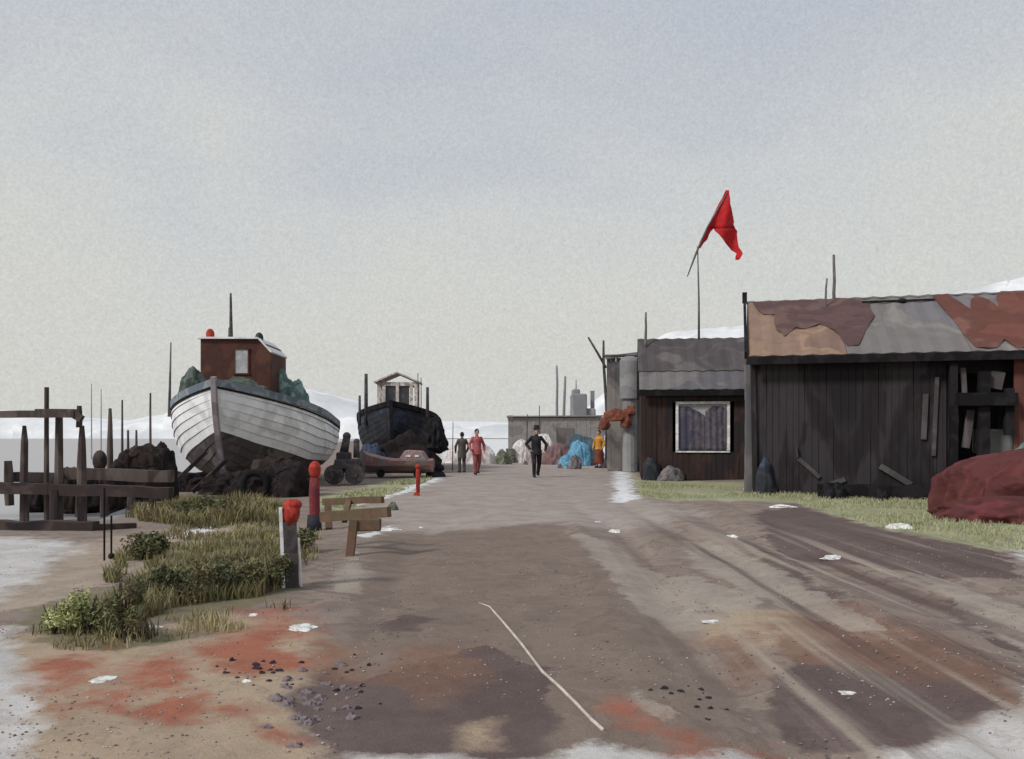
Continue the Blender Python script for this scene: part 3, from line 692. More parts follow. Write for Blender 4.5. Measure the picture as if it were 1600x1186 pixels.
# winch engine left of the navy boat
wt = thing('winch', (*G(545, 756)[:2], 0), 'rusty dark winch engine on wheels between the two fishing boats', 'winch')
m_ = MB(); m_.box((0,0,.62), (.75,.8,.3)); m_.box((-.15,0,.85), (.4,.5,.25)); bevel(m_.build('engine_block', 'iron', wt), .05, 3)
m_ = MB(); m_.tube([(-.2,.2,.9),(-.1,.2,1.45)], [.14,.11], 14); m_.ball((-.1,.2,1.47), .13, 12); m_.build('fuel_drum', 'iron', wt, smooth=True)
m_ = MB(); m_.tube([(.22,.1,.8),(.22,.1,1.3)], [.10,.09], 12); m_.ball((.22,.1,1.3), .10, 12); m_.build('exhaust', 'iron', wt, smooth=True)
for x in (-.38, .25):
    m_ = MB(); m_.tube([(x,-.42,.3),(x,-.3,.3)], .3, 20); m_.tube([(x,-.46,.3),(x,-.42,.3)], .1, 12); m_.build('wheel', 'iron', wt)
m_ = MB(); m_.tube([(-.42,0,.45),(.42,0,.45)], .12, 14); m_.tube([(-.45,0,.45),(-.42,0,.45)], .2, 14); m_.tube([(.42,0,.45),(.45,0,.45)], .2, 14); m_.build('winch_drum', 'iron', wt)

# ------------------------------------------------------------------ people
def person(px, pyfoot, hgt, face, pose, mats, label, hat=None):
    base = G(px, pyfoot); base.z = gz(base.x, base.y)
    root = thing('person', base, label, 'person', rz=face)
    k = hgt/1.75
    J = dict(pel=(0,0,.95), ch=(0,0,1.3), nk=(0,0,1.48), hd=(0,-.01,1.63), shL=(-.165,0,1.41), shR=(.165,0,1.41),
             elL=(-.3,.03,1.15), elR=(.3,.03,1.15), wrL=(-.26,-.12,.93), wrR=(.26,-.12,.93),
             hpL=(-.1,0,.92), hpR=(.1,0,.92), knL=(-.11,-.03,.5), knR=(.11,-.03,.5), anL=(-.11,.0,.09), anR=(.11,.0,.09))
    J.update({a_: v_ for a_, v_ in pose.items() if a_[0] != '_'})
    J = {a_: Vector(v)*k for a_, v in J.items()}
    def cap(m, a_, b_, r1, r2): m.capsule(J[a_] if isinstance(a_, str) else a_, J[b_] if isinstance(b_, str) else b_, r1*k, r2*k, 10)
    b = MB()
    cap(b,'pel','ch',.13,.15); cap(b,'ch','nk',.13,.06); cap(b,'nk','hd',.055,.06); b.ball(J['hd']+Vector((0,0,.01)), .105*k, 16, (.78,.92,1.12))
    hd = J['hd']; b.capsule(hd+Vector((0,-.085,.0))*k, hd+Vector((0,-.115,-.025))*k, .012*k, .015*k, 8)
    b.capsule(hd+Vector((0,-.07,-.07))*k, hd+Vector((0,-.075,-.085))*k, .03*k, .025*k, 8)
    for s_ in (-1, 1): b.ball(hd+Vector((s_*.083,.005,-.005))*k, .024*k, 8, (.5,.8,1.3))
    for s_, q_ in ((-1,'L'), (1,'R')):
        cap(b,'ch','sh'+q_,.1,.065); cap(b,'sh'+q_,'el'+q_,.05,.04); cap(b,'el'+q_,'wr'+q_,.04,.027)
        cap(b,'hp'+q_,'kn'+q_,.085,.058); cap(b,'kn'+q_,'an'+q_,.055,.038)
        an = J['an'+q_]; b.capsule(an+Vector((0,.03,-.045))*k, an+Vector((0,-.15,-.055))*k, .042*k, .03*k, 8)
        wr = J['wr'+q_]; dv = (wr-J['el'+q_]).normalized(); sd_ = Vector((0,1,0)); sd_ = (sd_-dv*sd_.dot(dv)).normalized(); nn_ = dv.cross(sd_)
        b.capsule(wr+dv*.03*k, wr+dv*.08*k, .026*k, .03*k, 8)
        for i_, (o_, l_) in enumerate(((-.028,.065),(-.010,.078),(.010,.072),(.027,.055))):
            p0 = wr+dv*.09*k+sd_*o_*k; p1 = p0+(dv*l_*.55+nn_*-s_*.008)*k; p2 = p1+(dv*l_*.45+nn_*-s_*.02)*k
            b.capsule(p0, p1, .010*k, .009*k, 6); b.capsule(p1, p2, .009*k, .0075*k, 6)
        p0 = wr+dv*.04*k-sd_*.028*k; b.capsule(p0, p0+(dv*.035-sd_*.025)*k, .011*k, .009*k, 6); b.capsule(p0+(dv*.035-sd_*.025)*k, p0+(dv*.06-sd_*.03)*k, .009*k, .008*k, 6)
    bo = b.build('body', 'skin', root, smooth=True)
    rm = bo.modifiers.new('one_skin', 'REMESH'); rm.mode = 'VOXEL'; rm.voxel_size = .008; rm.use_smooth_shade = True
    sm = bo.modifiers.new('soft', 'SMOOTH'); sm.iterations = 3
    def cloth(name, fn, mt, vox=.014):
        m = MB(); fn(m); o = m.build(name, mt, root, smooth=True)
        r_ = o.modifiers.new('one_skin', 'REMESH'); r_.mode = 'VOXEL'; r_.voxel_size = vox; r_.use_smooth_shade = True
        s2 = o.modifiers.new('soft', 'SMOOTH'); s2.iterations = 4; return o
    def coat(m):
        ln = pose.get('_coat', .82)
        cap(m,'pel','ch',.165,.175); cap(m,'ch','nk',.15,.075)
        lowp = Vector((0,0,ln))*k
        m.tube([J['ch'], J['pel'], lowp], [.17*k,.175*k,.20*k], 14)
        for q_ in 'LR': cap(m,'ch','sh'+q_,.12,.068); cap(m,'sh'+q_,'el'+q_,.064,.055); cap(m,'el'+q_,'wr'+q_,.062,.045)
    pose2 = {a_: v for a_, v in pose.items()}
    cloth('coat', coat, mats[0])
    if mats[2] == 'skirt':
        def sk(m): m.tube([J['pel']+Vector((0,0,.05)), J['pel']-Vector((0,0,.25*k)), Vector((0,0,.22*k))], [.15*k,.2*k,.23*k], 16)
        cloth('skirt', sk, mats[1])
    else:
        def tr(m):
            for q_ in 'LR': cap(m,'hp'+q_,'kn'+q_,.105,.08); cap(m,'kn'+q_,'an'+q_,.078,.062)
            cap(m,'hpL','hpR',.11,.11)
        cloth('trousers', tr, mats[1])
    def shoe(m):
        for q_ in 'LR': an = J['an'+q_]; m.capsule(an+Vector((0,.04,-.04))*k, an+Vector((0,-.17,-.05))*k, .052*k, .04*k, 8)
    cloth('shoes', shoe, 'cblack')
    def hr(m): m.ball(hd+Vector((0,.015,.03))*k, .112*k, 14, (.82,.92,1.05))
    m = MB(); hr(m); m.build('hair', 'hair', root, smooth=True)
    if hat:
        m = MB(); c_ = hd+Vector((0,.0,.09))*k
        m.tube([c_, c_+Vector((0,0,.02))], [.15*k,.14*k], 18); m.tube([c_+Vector((0,0,.015)), c_+Vector((.01,0,.13))*1], [.1*k,.08*k], 16)
        m.build('hat', hat, root, smooth=False)
    return root
walk = dict(knL=(-.11,-.16,.52), anL=(-.10,-.10,.10), knR=(.11,.02,.5), anR=(.1,.22,.14))
person(838, 746, 1.76, R(10), dict(walk, elL=(-.36,.06,1.18), wrL=(-.24,-.1,1.0), elR=(.38,.06,1.16), wrR=(.3,-.08,.94), _coat=.80), ['cblack','cblack',''], 'person in a black coat and dark hat walking alone down the middle of the track', hat='cblack')
person(722, 738, 1.62, R(200), dict(knL=(-.1,-.05,.5), _coat=.62), ['cgrey','cgrey',''], 'person in olive grey clothes standing beside the person in red')
person(745, 742, 1.72, R(20), dict(walk, _coat=.78), ['cred','cdred',''], 'person in a red top walking toward the camera beside the grey clad figure')
person(936, 731, 1.72, R(-40), dict(_coat=.86), ['cocre','cbrown','skirt'], 'person in an ochre top and rust brown skirt beside the blue tarpaulin')

# ------------------------------------------------------------------ huts
def corrug(m, A, Bv, Cv, n=60, amp=.02, th=.03, m_idx=None):
    """corrugated sheet: eave from A to B, slope direction vector Cv"""
    A, Bv, Cv = Vector(A), Vector(Bv), Vector(Cv); nn = (Bv-A).cross(Cv).normalized()
    if nn.z < 0: nn = -nn
    vs = []; fs = []; rows_ = 6
    for j in range(rows_+1):
        for i in range(n+1):
            o = nn*(amp*.9*math.sin(i*math.pi*.5)+(j % 2)*.004)
            vs.append(A.lerp(Bv, i/n)+Cv*(j/rows_)+o)
    N = len(vs)
    vs += [v-nn*th for v in vs]
    for j in range(rows_):
        for i in range(n):
            a_ = j*(n+1)+i; fs.append((a_, a_+1, a_+n+2, a_+n+1)); fs.append((N+a_, N+a_+n+1, N+a_+n+2, N+a_+1))
    for i in range(n): fs.append((i, N+i, N+i+1, i+1)); a_ = rows_*(n+1)+i; fs.append((a_, a_+1, N+a_+1, N+a_))
    for j in range(rows_): a_ = j*(n+1); fs.append((a_, a_+n+1, N+a_+n+1, N+a_)); a_ += n; fs.append((a_, N+a_, N+a_+n+1, a_+n+1))
    m.add(vs, fs)
def boards(m, x0, x1, z0, z1, y, wd=.16, ht=None, holes=()):
    x = x0
    while x < x1-.01:
        w_ = min(wd*random.uniform(.85, 1.15), x1-x); t_ = random.uniform(.02, .045)
        segs = [(z0+random.uniform(0,.06), z1)]
        for hx0, hx1, hz0, hz1 in holes:
            if x+w_ > hx0 and x < hx1: segs = [(z0, hz0), (hz1, z1)]
        for a_, b_ in segs: m.box((x+w_/2, y-t_/2, (a_+b_)/2), (w_-.008, t_, b_-a_), Matrix.Rotation(random.uniform(-.004,.004), 3, 'Y'))
        x += w_
# big hut: local frame at its front-left corner; x along the front, y going back
A0 = G(1176, 772); rz = -math.atan2(A0.x, A0.y)*.93
bh = thing('fishing_hut', (A0.x, A0.y, 0), 'big black tarred hut with a patched rusty roof and red sheeting at its right end', 'hut', rz=rz)
Wd, Dp, EH, RH = 4.5, 5.2, 3.5, 5.22
TW = 8.4
m_ = MB(); boards(m_, 0, Wd, .0, EH, 0); m_.build('front_wall', 'tar', bh)
m_ = MB(); boards(m_, 4.62, TW, .0, EH, 1.6); m_.build('porch_wall', 'tar', bh)
for xx, y_0 in ((0.03, .02), (TW, 1.62)):
    m_ = MB(); m_.add([(xx, y_0, 0), (xx, Dp, 0), (xx, Dp, EH), (xx, 2.6, RH-.05), (xx, max(.02, y_0), EH), (xx+.08, y_0, 0), (xx+.08, Dp, 0), (xx+.08, Dp, EH), (xx+.08, 2.6, RH-.05), (xx+.08, max(.02, y_0), EH)],
           [(0,1,2,3,4),(9,8,7,6,5),(0,5,6,1),(1,6,7,2),(2,7,8,3),(3,8,9,4),(4,9,5,0)])
    m_.build('gable_wall', 'tar', bh)
m_ = MB(); m_.box((TW/2+.05, Dp, EH/2), (TW-.1, .08, EH)); m_.build('back_wall', 'tar', bh)
m_ = MB(); m_.box((4.56, .82, EH/2), (.08, 1.58, EH)); m_.build('porch_side_wall', 'tar', bh)
ov = .45; slope = Vector((0, 2.6+ov, RH-EH+.1)); ez = EH-.02
# roof in sheets: left part (tan), centre (zinc), right (red rust)
def rsheet(x0_, x1_, mt, name, z=0, n=None):
    m = MB(); corrug(m, (x0_, -ov, ez+z), (x1_, -ov, ez+z), slope, n or max(4, int((x1_-x0_)*9))); return m.build(name, mt, bh)
rsheet(-.1, 2.2, 'roof_tan', 'roof'); rsheet(2.21, 4.95, 'roof_zinc', 'roof'); rsheet(4.96, TW+.3, 'roof_zinc', 'roof')
m_ = MB(); corrug(m_, (-.1, Dp+.3, EH-.1), (TW+.3, Dp+.3, EH-.1), Vector((0, -(Dp+.3-2.6), RH-EH+.17)), 76); m_.build('roof', 'roof_zinc', bh)
m_ = MB()
for i in range(5): m_.bar((-.12+i*1.75, -ov+slope.y+.02, ez+slope.z-.045+random.uniform(-.01,.01)), (1.63+i*1.75, -ov+slope.y+.02, ez+slope.z-.045+random.uniform(-.01,.01)), .3, .035)
m_.build('ridge_cap', 'roof_zinc', bh)
# rusted patches: thin irregular sheets nailed over the roof
def roofpatch(outline, mt, name, lift=.035, nn_=None):
    """outline in (x along eave, fraction up the slope)"""
    nrm = Vector((0, -slope.z, slope.y)).normalized(); m = MB(); vs = []; 
    P_ = []
    for i in range(len(outline)):
        a_, b_ = Vector(outline[i]), Vector(outline[(i+1) % len(outline)]); kk = max(2, int((b_-a_).length/.12))
        for j in range(kk):
            q_ = a_.lerp(b_, j/kk); nz = mn.noise(Vector((q_.x*3+lift*99, q_.y*9, 1)))*.05; P_.append((q_.x+nz, min(.995, max(.0, q_.y+nz*.4))))
    top = [Vector((x, -ov, ez))+slope*f+nrm*(lift) for x, f in P_]; bot = [v-nrm*.012 for v in top]; n = len(top)
    m.add(top+bot, [tuple(range(n)), tuple(range(2*n-1, n-1, -1))]+[(i, (i+1) % n, n+(i+1) % n, n+i) for i in range(n)])
    return m.build(name, mt, bh)
roofpatch([(.05,.97),(2.7,.97),(3.05,.86),(3.1,.62),(2.85,.42),(2.5,.12),(2.25,.10),(2.05,.4),(1.7,.5),(1.35,.42),(1.1,.45),(.8,.3),(.62,.42),(.6,.7),(.3,.72)], 'roof_maroon', 'roof_patch')
roofpatch([(4.72,.98),(5.1,.98),(5.25,.82),(5.42,.68),(5.55,.85),(5.75,.94),(5.95,.85),(6.1,.7),(6.2,.9),(6.35,.99),(8.5,.99),(8.5,.03),(6.9,.03),(6.75,.25),(6.45,.05),(5.95,.02),(5.75,.15),(5.5,.02),(5.05,.03)], 'roof_red', 'roof_patch')
m_ = MB(); m_.bar((-.12, -ov-.03, ez-.12), (TW+.3, -ov-.03, ez-.12), .05, .2); m_.build('fascia', 'black', bh)
m_ = MB(); pa = Vector((-.17, -ov, ez+.02)); m_.bar(pa, pa+slope*1.02, .07, .2); m_.bar(pa+slope*.97, pa+slope*1.0+Vector((0,0,.22)), .13, .13); m_.build('bargeboard', 'black', bh)
m_ = MB(); m_.bar((2.9, -ov+slope.y*.86, ez+slope.z*.86+.06), (4.7, -ov+slope.y*.86, ez+slope.z*.86+.06), .05, .05); m_.ball((3.9, -ov+slope.y*.86, ez+slope.z*.86+.06), .08, 10, (1.6,1,.8)); m_.build('roof_batten', 'black', bh)
# door frame lines, pale battens on the wall
m_ = MB(); m_.bar((.06, -.07, 0), (.0, -.07, EH-.15), .12, .07); m_.build('wall_batten', 'tar', bh)
for a_, b_, w_ in (((4.2,-.08,1.0),(4.28,-.08,2.9),.09), ((3.98,-.08,1.4),(4.03,-.08,2.5),.12)): m_ = MB(); m_.bar(a_, b_, w_, .045); m_.build('wall_batten', 'slat', bh)
for a_, b_, w_ in (((1.05,-.09,1.2),(1.08,-.09,.95),.15), ((1.1,-.1,.92),(1.6,-.1,.45),.1), ((1.55,-.12,.15),(2.2,-.1,.42),.12), ((3.0,-.1,.75),(3.7,-.1,.3),.14)): m_ = MB(); m_.bar(a_, b_, .03, w_, up=(0,0,1)); m_.build('nailed_slat', 'slat', bh)
# porch: posts, cross beam, lintel
m_ = MB(); m_.bar((4.6, -.28, 0), (4.58, -.28, EH-.1), .17, .2, wob=.012); m_.build('porch_post', 'black', bh)
m_ = MB(); m_.bar((5.22, -.28, 0), (5.25, -.28, EH-.5), .24, .2, wob=.012); m_.build('porch_post', 'black', bh)
m_ = MB(); m_.bar((5.78, -.28, 1.5), (5.78, -.28, 2.6), .18, .2, wob=.01); m_.build('porch_post', 'black', bh)
m_ = MB(); m_.bar((4.66, -.42, 2.35), (5.9, -.42, 2.33), .26, .3, wob=.01); m_.build('cross_beam', 'black', bh)
m_ = MB(); m_.box((5.8, .3, EH-.25), (2.3, .08, .5)); m_.build('porch_lintel', 'tar', bh)
for a_, b_, w_ in (((4.85,-.2,2.5),(4.82,-.2,3.1),.12), ((5.5,-.2,2.6),(5.58,-.2,3.0),.3), ((4.88,-.15,1.2),(5.0,-.15,2.1),.18)): m_ = MB(); m_.bar(a_, b_, w_, .04); m_.build('hanging_board', 'roof_grey', bh)
m_ = MB(); boards(m_, 5.92, TW, .4, EH, -.1); m_.build('rusty_side_sheet', 'roof_red', bh)
m_ = MB(); m_.box((5.65, .5, 1.35), (.8, .6, .6)); bevel(m_.build('bench_box', 'tank', bh), .06)

# aerials on the roof
pole('aerial', 1303, 398, 23.6, .05, 'taller grey aerial pole on the big hut roof', 'aerial', z0=4.7)
pole('aerial', 1292, 435, 23.2, .035, 'shorter grey aerial pole on the big hut roof', 'aerial', z0=4.5, lean=.08)

# left hut
A1 = G(1001, 749); rz1 = -math.atan2(A1.x, A1.y)*.9
lh = thing('fishing_hut', (A1.x, A1.y, 0), 'smaller dark brown hut with a white framed curtained window, left of the big black hut', 'hut', rz=rz1)
W1, D1, E1, R1 = 3.72, 4.2, 2.95, 5.0
wx0, wx1, wz0, wz1 = 1.17, 2.95, .92, 2.63
m_ = MB(); boards(m_, 0, W1, 0, E1, 0, .18, holes=[(wx0+.02, wx1-.02, wz0+.02, wz1-.02)]); m_.build('front_wall', 'brown_wall', lh)
for xx in (.02, W1-.1):
    m_ = MB(); m_.add([(xx, .02, 0), (xx, D1, 0), (xx, D1, E1), (xx, D1*.6, R1-.1), (xx, .02, E1), (xx+.08, .02, 0), (xx+.08, D1, 0), (xx+.08, D1, E1), (xx+.08, D1*.6, R1-.1), (xx+.08, .02, E1)],
           [(0,1,2,3,4),(9,8,7,6,5),(0,5,6,1),(1,6,7,2),(2,7,8,3),(3,8,9,4),(4,9,5,0)])
    m_.build('gable_wall', 'brown_wall', lh)
m_ = MB(); m_.box((W1/2, D1, E1/2), (W1-.2, .08, E1)); m_.build('back_wall', 'brown_wall', lh)
m_ = MB(); s1 = Vector((0, .95, .68)); corrug(m_, (-.05, -.32, E1+.08), (W1+.1, -.32, E1+.08), s1, 34); m_.build('roof_skirt', 'roof_light', lh)
m_ = MB(); s2_ = Vector((0, D1*.6-.55, R1-E1-.72)); corrug(m_, (-.08, .58, E1+.77), (W1+.12, .58, E1+.77), s2_, 34); rfo = m_.build('roof', 'roof_grey', lh)
m_ = MB(); corrug(m_, (-.08, D1+.3, E1-.05), (W1+.12, D1+.3, E1-.05), Vector((0, -(D1*.4+.3)+.05, R1-E1+.09)), 34); m_.build('roof', 'roof_grey', lh)
m_ = MB(); m_.bar((-.05, -.36, E1-.03), (W1+.15, -.36, E1-.03), .06, .2); m_.build('fascia', 'black', lh)
m_ = MB(); m_.box((W1-.04,-.12,1.5),(.1,.08,2.5)); m_.build('corner_board', 'black', lh)
m_ = MB(); m_.box(((wx0+wx1)/2, .03, (wz0+wz1)/2), (wx1-wx0, .03, wz1-wz0)); wv_ = m_.build('window', 'glasslight', lh)
m_ = MB()
t_ = .085
m_.box(((wx0+wx1)/2, -.05, wz1-t_/2), (wx1-wx0, .08, t_)); m_.box(((wx0+wx1)/2, -.05, wz0+t_/4), (wx1-wx0, .08, t_/2))
for xx in (wx0+t_/2, wx1-t_/2): m_.box((xx, -.048, (wz0+wz1)/2), (t_, .076, wz1-wz0-t_-.05))
m_.build('window_frame', 'winframe', wv_)
# two gathered curtains
for x0_, x1_, nm in ((wx0+.12, (wx0+wx1)/2+.06, 0), ((wx0+wx1)/2+.09, wx1-.12, 1)):
    m = MB(); vs = []; fs = []; nxx, nzz = 24, 12
    for j in range(nzz+1):
        f_ = j/nzz; z_ = wz0+.06+(wz1-wz0-.2)*f_
        for i in range(nxx+1):
            u = i/nxx
            topcut = (.45*max(0, u-.35) if nm == 0 else .5*max(0, .35-u)+.25*max(0,u-.7))*1.0
            zz = min(z_, wz1-.16-topcut)
            vs.append((x0_+(x1_-x0_)*u, -.012+.018*math.sin(u*22+f_), zz))
    for j in range(nzz):
        for i in range(nxx): a_ = j*(nxx+1)+i; fs.append((a_, a_+1, a_+nxx+2, a_+nxx+1))
    m.add(vs, fs); o_ = m.build('curtain', 'curtain', wv_, smooth=True); so_ = o_.modifiers.new('th', 'SOLIDIFY'); so_.thickness = .012
# downpipe / grey post in the gap
p = G(1169, 772); m_ = MB(); m_.bar(p, p+Vector((.05,.1,2.6)), .17, .12, wob=.01); m_.bar(p+Vector((.06,.1,2.4)), p+Vector((.1,.25,3.3)), .22, .12)
tag(m_.build('timber_post', 'roof_light', loc=p), 'pale grey upright timber in the gap between the two huts', 'post')
m_ = MB()
pole('aerial', 1009, 488, 31.0, .05, 'short grey pole standing on the left end of the smaller hut roof', 'aerial', z0=4.6, mat='steel')

# flag on its mast
fd = 31.2
fl = thing('flagpole', (*U(1091, 525, fd)[:2], 4.85), 'red pennant on a slanting gaff above the smaller hut roof', 'flag')
def fl_(px, py, dd=0): return U(px, py, fd+dd)-fl.location
m_ = MB(); m_.tube([fl_(1092, 532), fl_(1092, 470), fl_(1090, 385)], [.045,.035,.022], 8); m_.build('mast', 'steel', fl, smooth=True)
m_ = MB(); m_.tube([fl_(1074, 432), fl_(1088, 395), fl_(1105, 355), fl_(1137, 300)], [.018,.04,.028,.02], 8); m_.build('gaff', 'steel', fl, smooth=True)
m_ = MB()
def strip(rows_, n=12, k=0):
    vs = []; fs = []
    for (y_, xl, xr) in rows_:
        for i in range(n+1):
            u = i/n; x_ = xl+(xr-xl)*u
            vs.append(fl_(x_, y_, .02+.16*math.sin((x_-1090)*.16+y_*.03)*min(1, abs(x_-(1137-(y_-300)*.55))/12)))
    for j in range(len(rows_)-1):
        for i in range(n): a_ = j*(n+1)+i; fs.append((a_, a_+1, a_+n+2, a_+n+1))
    m_.add(vs, fs)
strip([(297,1134,1139),(303,1131,1139.5),(310,1128,1141),(318,1123,1141),(325,1119.5,1143),(333,1116,1144.5),(340,1112,1146),(348,1108.5,1147),(350,1108,1146),(357,1104,1149)])
strip([(357,1115,1149),(361,1117,1152),(366,1123,1151.5),(373,1129,1152),(380,1134,1153),(386,1139,1154),(391,1143,1158),(396,1151,1160.5),(401,1149,1158),(406,1149,1154.5)])
strip([(357,1104,1115),(362,1101,1110),(368,1098,1107),(374,1095,1105),(380,1092.5,1099),(388,1090,1094)])
fo = m_.build('pennant', 'flag', fl, smooth=True); so_ = fo.modifiers.new('th', 'SOLIDIFY'); so_.thickness = .012

# grey shed behind left hut
A2 = U(948, 725, 36); A2.z = 0
gs = thing('shed', A2, 'tall grey brown shed squeezed behind the smaller hut, left side hung with rust netting', 'shed', rz=-.11)
m_ = MB(); boards(m_, 0, 2.0, 0, 4.75, 0, .2); m_.box((1.0, 1.1, 2.3), (1.96, 2.1, 4.6)); m_.build('wall', 'shed2', gs)
m_ = MB(); m_.bar((-.06,-.12,4.76),(2.05,-.12,5.0),.08,.14); m_.bar((.98,-.2,4.86),(.98,2.2,5.0),2.15,.05); m_.build('roof', 'shed2', gs)
p = U(984, 560, 35.2); m_ = MB(); m_.tube([(p.x, p.y, 3.0), (p.x, p.y, p.z-.12), (p.x, p.y, p.z), (p.x, p.y, p.z+.08)], [.42,.42,.36,.18], 24)
m_.tube([(p.x, p.y, 0), (p.x, p.y, 3.02)], [.3,.3], 12)
tag(m_.build('water_tank', 'tank', smooth=False, loc=(p.x, p.y, 0)), 'pale grey round topped tank against the left wall of the smaller hut', 'tank')
for i, (px, py, w_, h_, dp, sd_) in enumerate(((963,652,1.35,.5,.25,51),(944,662,.55,.45,.3,52),(988,640,.45,.4,.25,53),(980,655,.5,.45,.25,54))):
    pass
m_ = MB(); 
for (px, py, w_, h_) in ((963,648,1.0,.42),(944,662,.42,.40),(986,641,.35,.35),(978,656,.4,.5)):
    c_ = U(px, py, 34.75); m_.heap(c_-Vector((0,0,h_*.4)), (w_, .3, h_), px, 3, amp=.35)
p = U(962, 650, 34.75)
tag(m_.build('hanging_net', 'rust', smooth=True, loc=p), 'orange brown rusty netting hung on the front of the tall grey shed', 'fishing net')
p = G(946, 727); m_ = MB(); q1 = U(943, 560, p.y); q1.z = U(0, 532, p.y).z
m_.tube([p+Vector((.06,0,0)), U(948, 640, p.y), U(943, 565, p.y), U(943, 532, p.y)], [.09,.08,.07,.05], 8); m_.tube([U(947, 575, p.y), U(934, 552, p.y), U(919, 527, p.y)], [.06,.06,.045], 8)
tag(m_.build('forked_pole', 'iron', smooth=True, loc=p), 'forked dark pole leaning beside the tall grey shed', 'pole')

# far long shed
A3 = U(794, 712, 54); A3.z = 0
fs_ = thing('shed', A3, 'long low grey shed at the far end of the track behind the walker in black', 'shed', rz=-.02)
m_ = MB(); boards(m_, 0, 5.9, 0, 2.6, 0, .3); m_.box((2.95, 1.6, 1.3), (5.85, 3.1, 2.55)); m_.build('wall', 'shed', fs_)
m_ = MB(); m_.bar((-.1,1.5,2.68),(6.0,1.5,2.72),3.5,.08); m_.box((.15,.0,2.6),(.35,.2,.3)); m_.build('roof', 'shed', fs_)
m_ = MB(); m_.box((3.6,-.06,1.0),(1.1,.05,1.9)); m_.build('door', 'roof_grey', fs_)
# boat behind it
fb = U(910, 655, 62)
fbt = thing('moored_boat', (fb.x, 62, 0), 'grey fishing boat cabin and hull showing above the far long shed', 'boat')
m_ = MB()
m_.add([(-1.3,-1,.8),(1.4,-1,.8),(1.7,-1.3,2.8),(-1.2,-1.3,2.75),(-1.3,3,.8),(1.4,3,.8),(1.7,3.3,2.8),(-1.2,3.3,2.75)], [(0,1,2,3),(7,6,5,4),(0,3,7,4),(1,5,6,2),(3,2,6,7),(0,4,5,1)]); m_.build('hull', 'farboat', fbt)
m_ = MB(); m_.box((-.25,.5,3.6),(1.1,2,1.8)); m_.box((-.45,.5,4.6),(.55,1.2,.5)); m_.box((.5,.5,3.1),(.9,1.5,.7)); bevel(m_.build('wheelhouse', 'farboat', fbt), .12, 3)
m_ = MB(); m_.tube([(-.42,.5,4.7),(-.42,.5,5.6)],[.06,.03],6); m_.box((.78,.5,4.0),(.28,.28,1.5)); m_.build('mast', 'farboat', fbt)
pole('boat_mast', 870, 571, 58, .1, 'left and taller of two grey masts rising behind the far long shed', 'mast', mat='farboat')
pole('boat_mast', 884, 588, 58, .11, 'right and shorter of two grey masts rising behind the far long shed', 'mast', mat='farboat', lean=.3)
pole('marker_cane', 843, 634, 50, .035, 'thin dark cane before the far long shed, right of the walker in black', 'cane', mat='iron')
pole('marker_cane', 824, 647, 49, .035, 'short dark cane before the far long shed, left of the walker in black', 'cane', mat='iron', lean=.06)
pole('marker_cane', 708, 659, 36, .02, 'thin bent cane left of the olive grey person', 'cane', mat='iron', lean=.03)

# things along the end of the track
heap_thing('tarpaulin', 905, 725, 42, 1.05, 1.18, .9, 'bluetent', 'bright blue tarpaulin peaked like a small tent at the end of the track', 'tarpaulin', 61, amp=.18, fr=1.2)
heap_thing('tarpaulin', 886, 725, 41, .8, .5, .7, 'bluetent', 'low fold of bright blue sheeting left of the peaked blue tarpaulin', 'tarpaulin', 68, amp=.25)
heap_thing('tarpaulin', 910, 725, 45, 2.0, 1.45, 1.0, 'bluedark', 'slate blue covered heap behind the bright blue tarpaulin', 'tarpaulin', 62, amp=.15)
heap_thing('tarpaulin', 871, 725, 44, 1.4, 1.1, 1.0, 'maroon', 'dull maroon covered heap right of the walker in black', 'tarpaulin', 63, amp=.15)
heap_thing('tarpaulin', 850, 725, 45, 1.3, .55, 1.0, 'pinkwood', 'low pinkish heap right behind the walker in black', 'tarpaulin', 64, amp=.2)
heap_thing('tarpaulin', 850, 725, 47, 1.2, 1.5, .9, 'pale', 'white sheet covered stack right behind the walker in black', 'tarpaulin', 67, amp=.1, fine=.01, fr=1.1)
heap_thing('tarpaulin', 815, 725, 47, 1.1, 1.25, .9, 'pale', 'white sheet covered stack left behind the walker in black', 'tarpaulin', 71, amp=.1, fine=.01, fr=1.1)
heap_thing('tarpaulin', 735, 720, 46, 2.5, 1.2, 1.4, 'pale', 'pale pinkish canvas covered mound behind the red and grey walkers', 'tarpaulin', 65, amp=.12)
heap_thing('net_heap', 785, 720, 44, .9, .7, .8, 'crate', 'small grey green net heap left of the stacked crates', 'fishing net', 66, amp=.3)
def crate(px, py, w_, h_, dp, label, z=0):
    b_ = G(px, py); b_.z = z; r_ = thing('fish_crate', b_, label, 'crate', rz=random.uniform(-.2,.2))
    m = MB()
    for zz in (.12, .38, .64, .88): m.box((0,-dp/2,h_*zz),(w_,.03,h_*.2)); m.box((0,dp/2,h_*zz),(w_,.03,h_*.2)); m.box((-w_/2+.015,0,h_*zz),(.03,dp-.04,h_*.2)); m.box((w_/2-.015,0,h_*zz),(.03,dp-.04,h_*.2))
    m.box((0,0,.03),(w_-.07,dp-.07,.03)); m.build('side_slats', 'crate', r_)
    m = MB()
    for a_ in (-1,1):
        for c_ in (-1,1): m.box((a_*(w_/2-.06), c_*(dp/2-.05), h_/2), (.05,.05,h_-.01))
    m.build('corner_posts', 'timber', r_)
crate(797, 723, .42, .78, .4, 'tall grey green crate at the left end of the far long shed')
crate(811, 721, .5, .55, .4, 'low grey green crate between the tall crate and the walker in black')
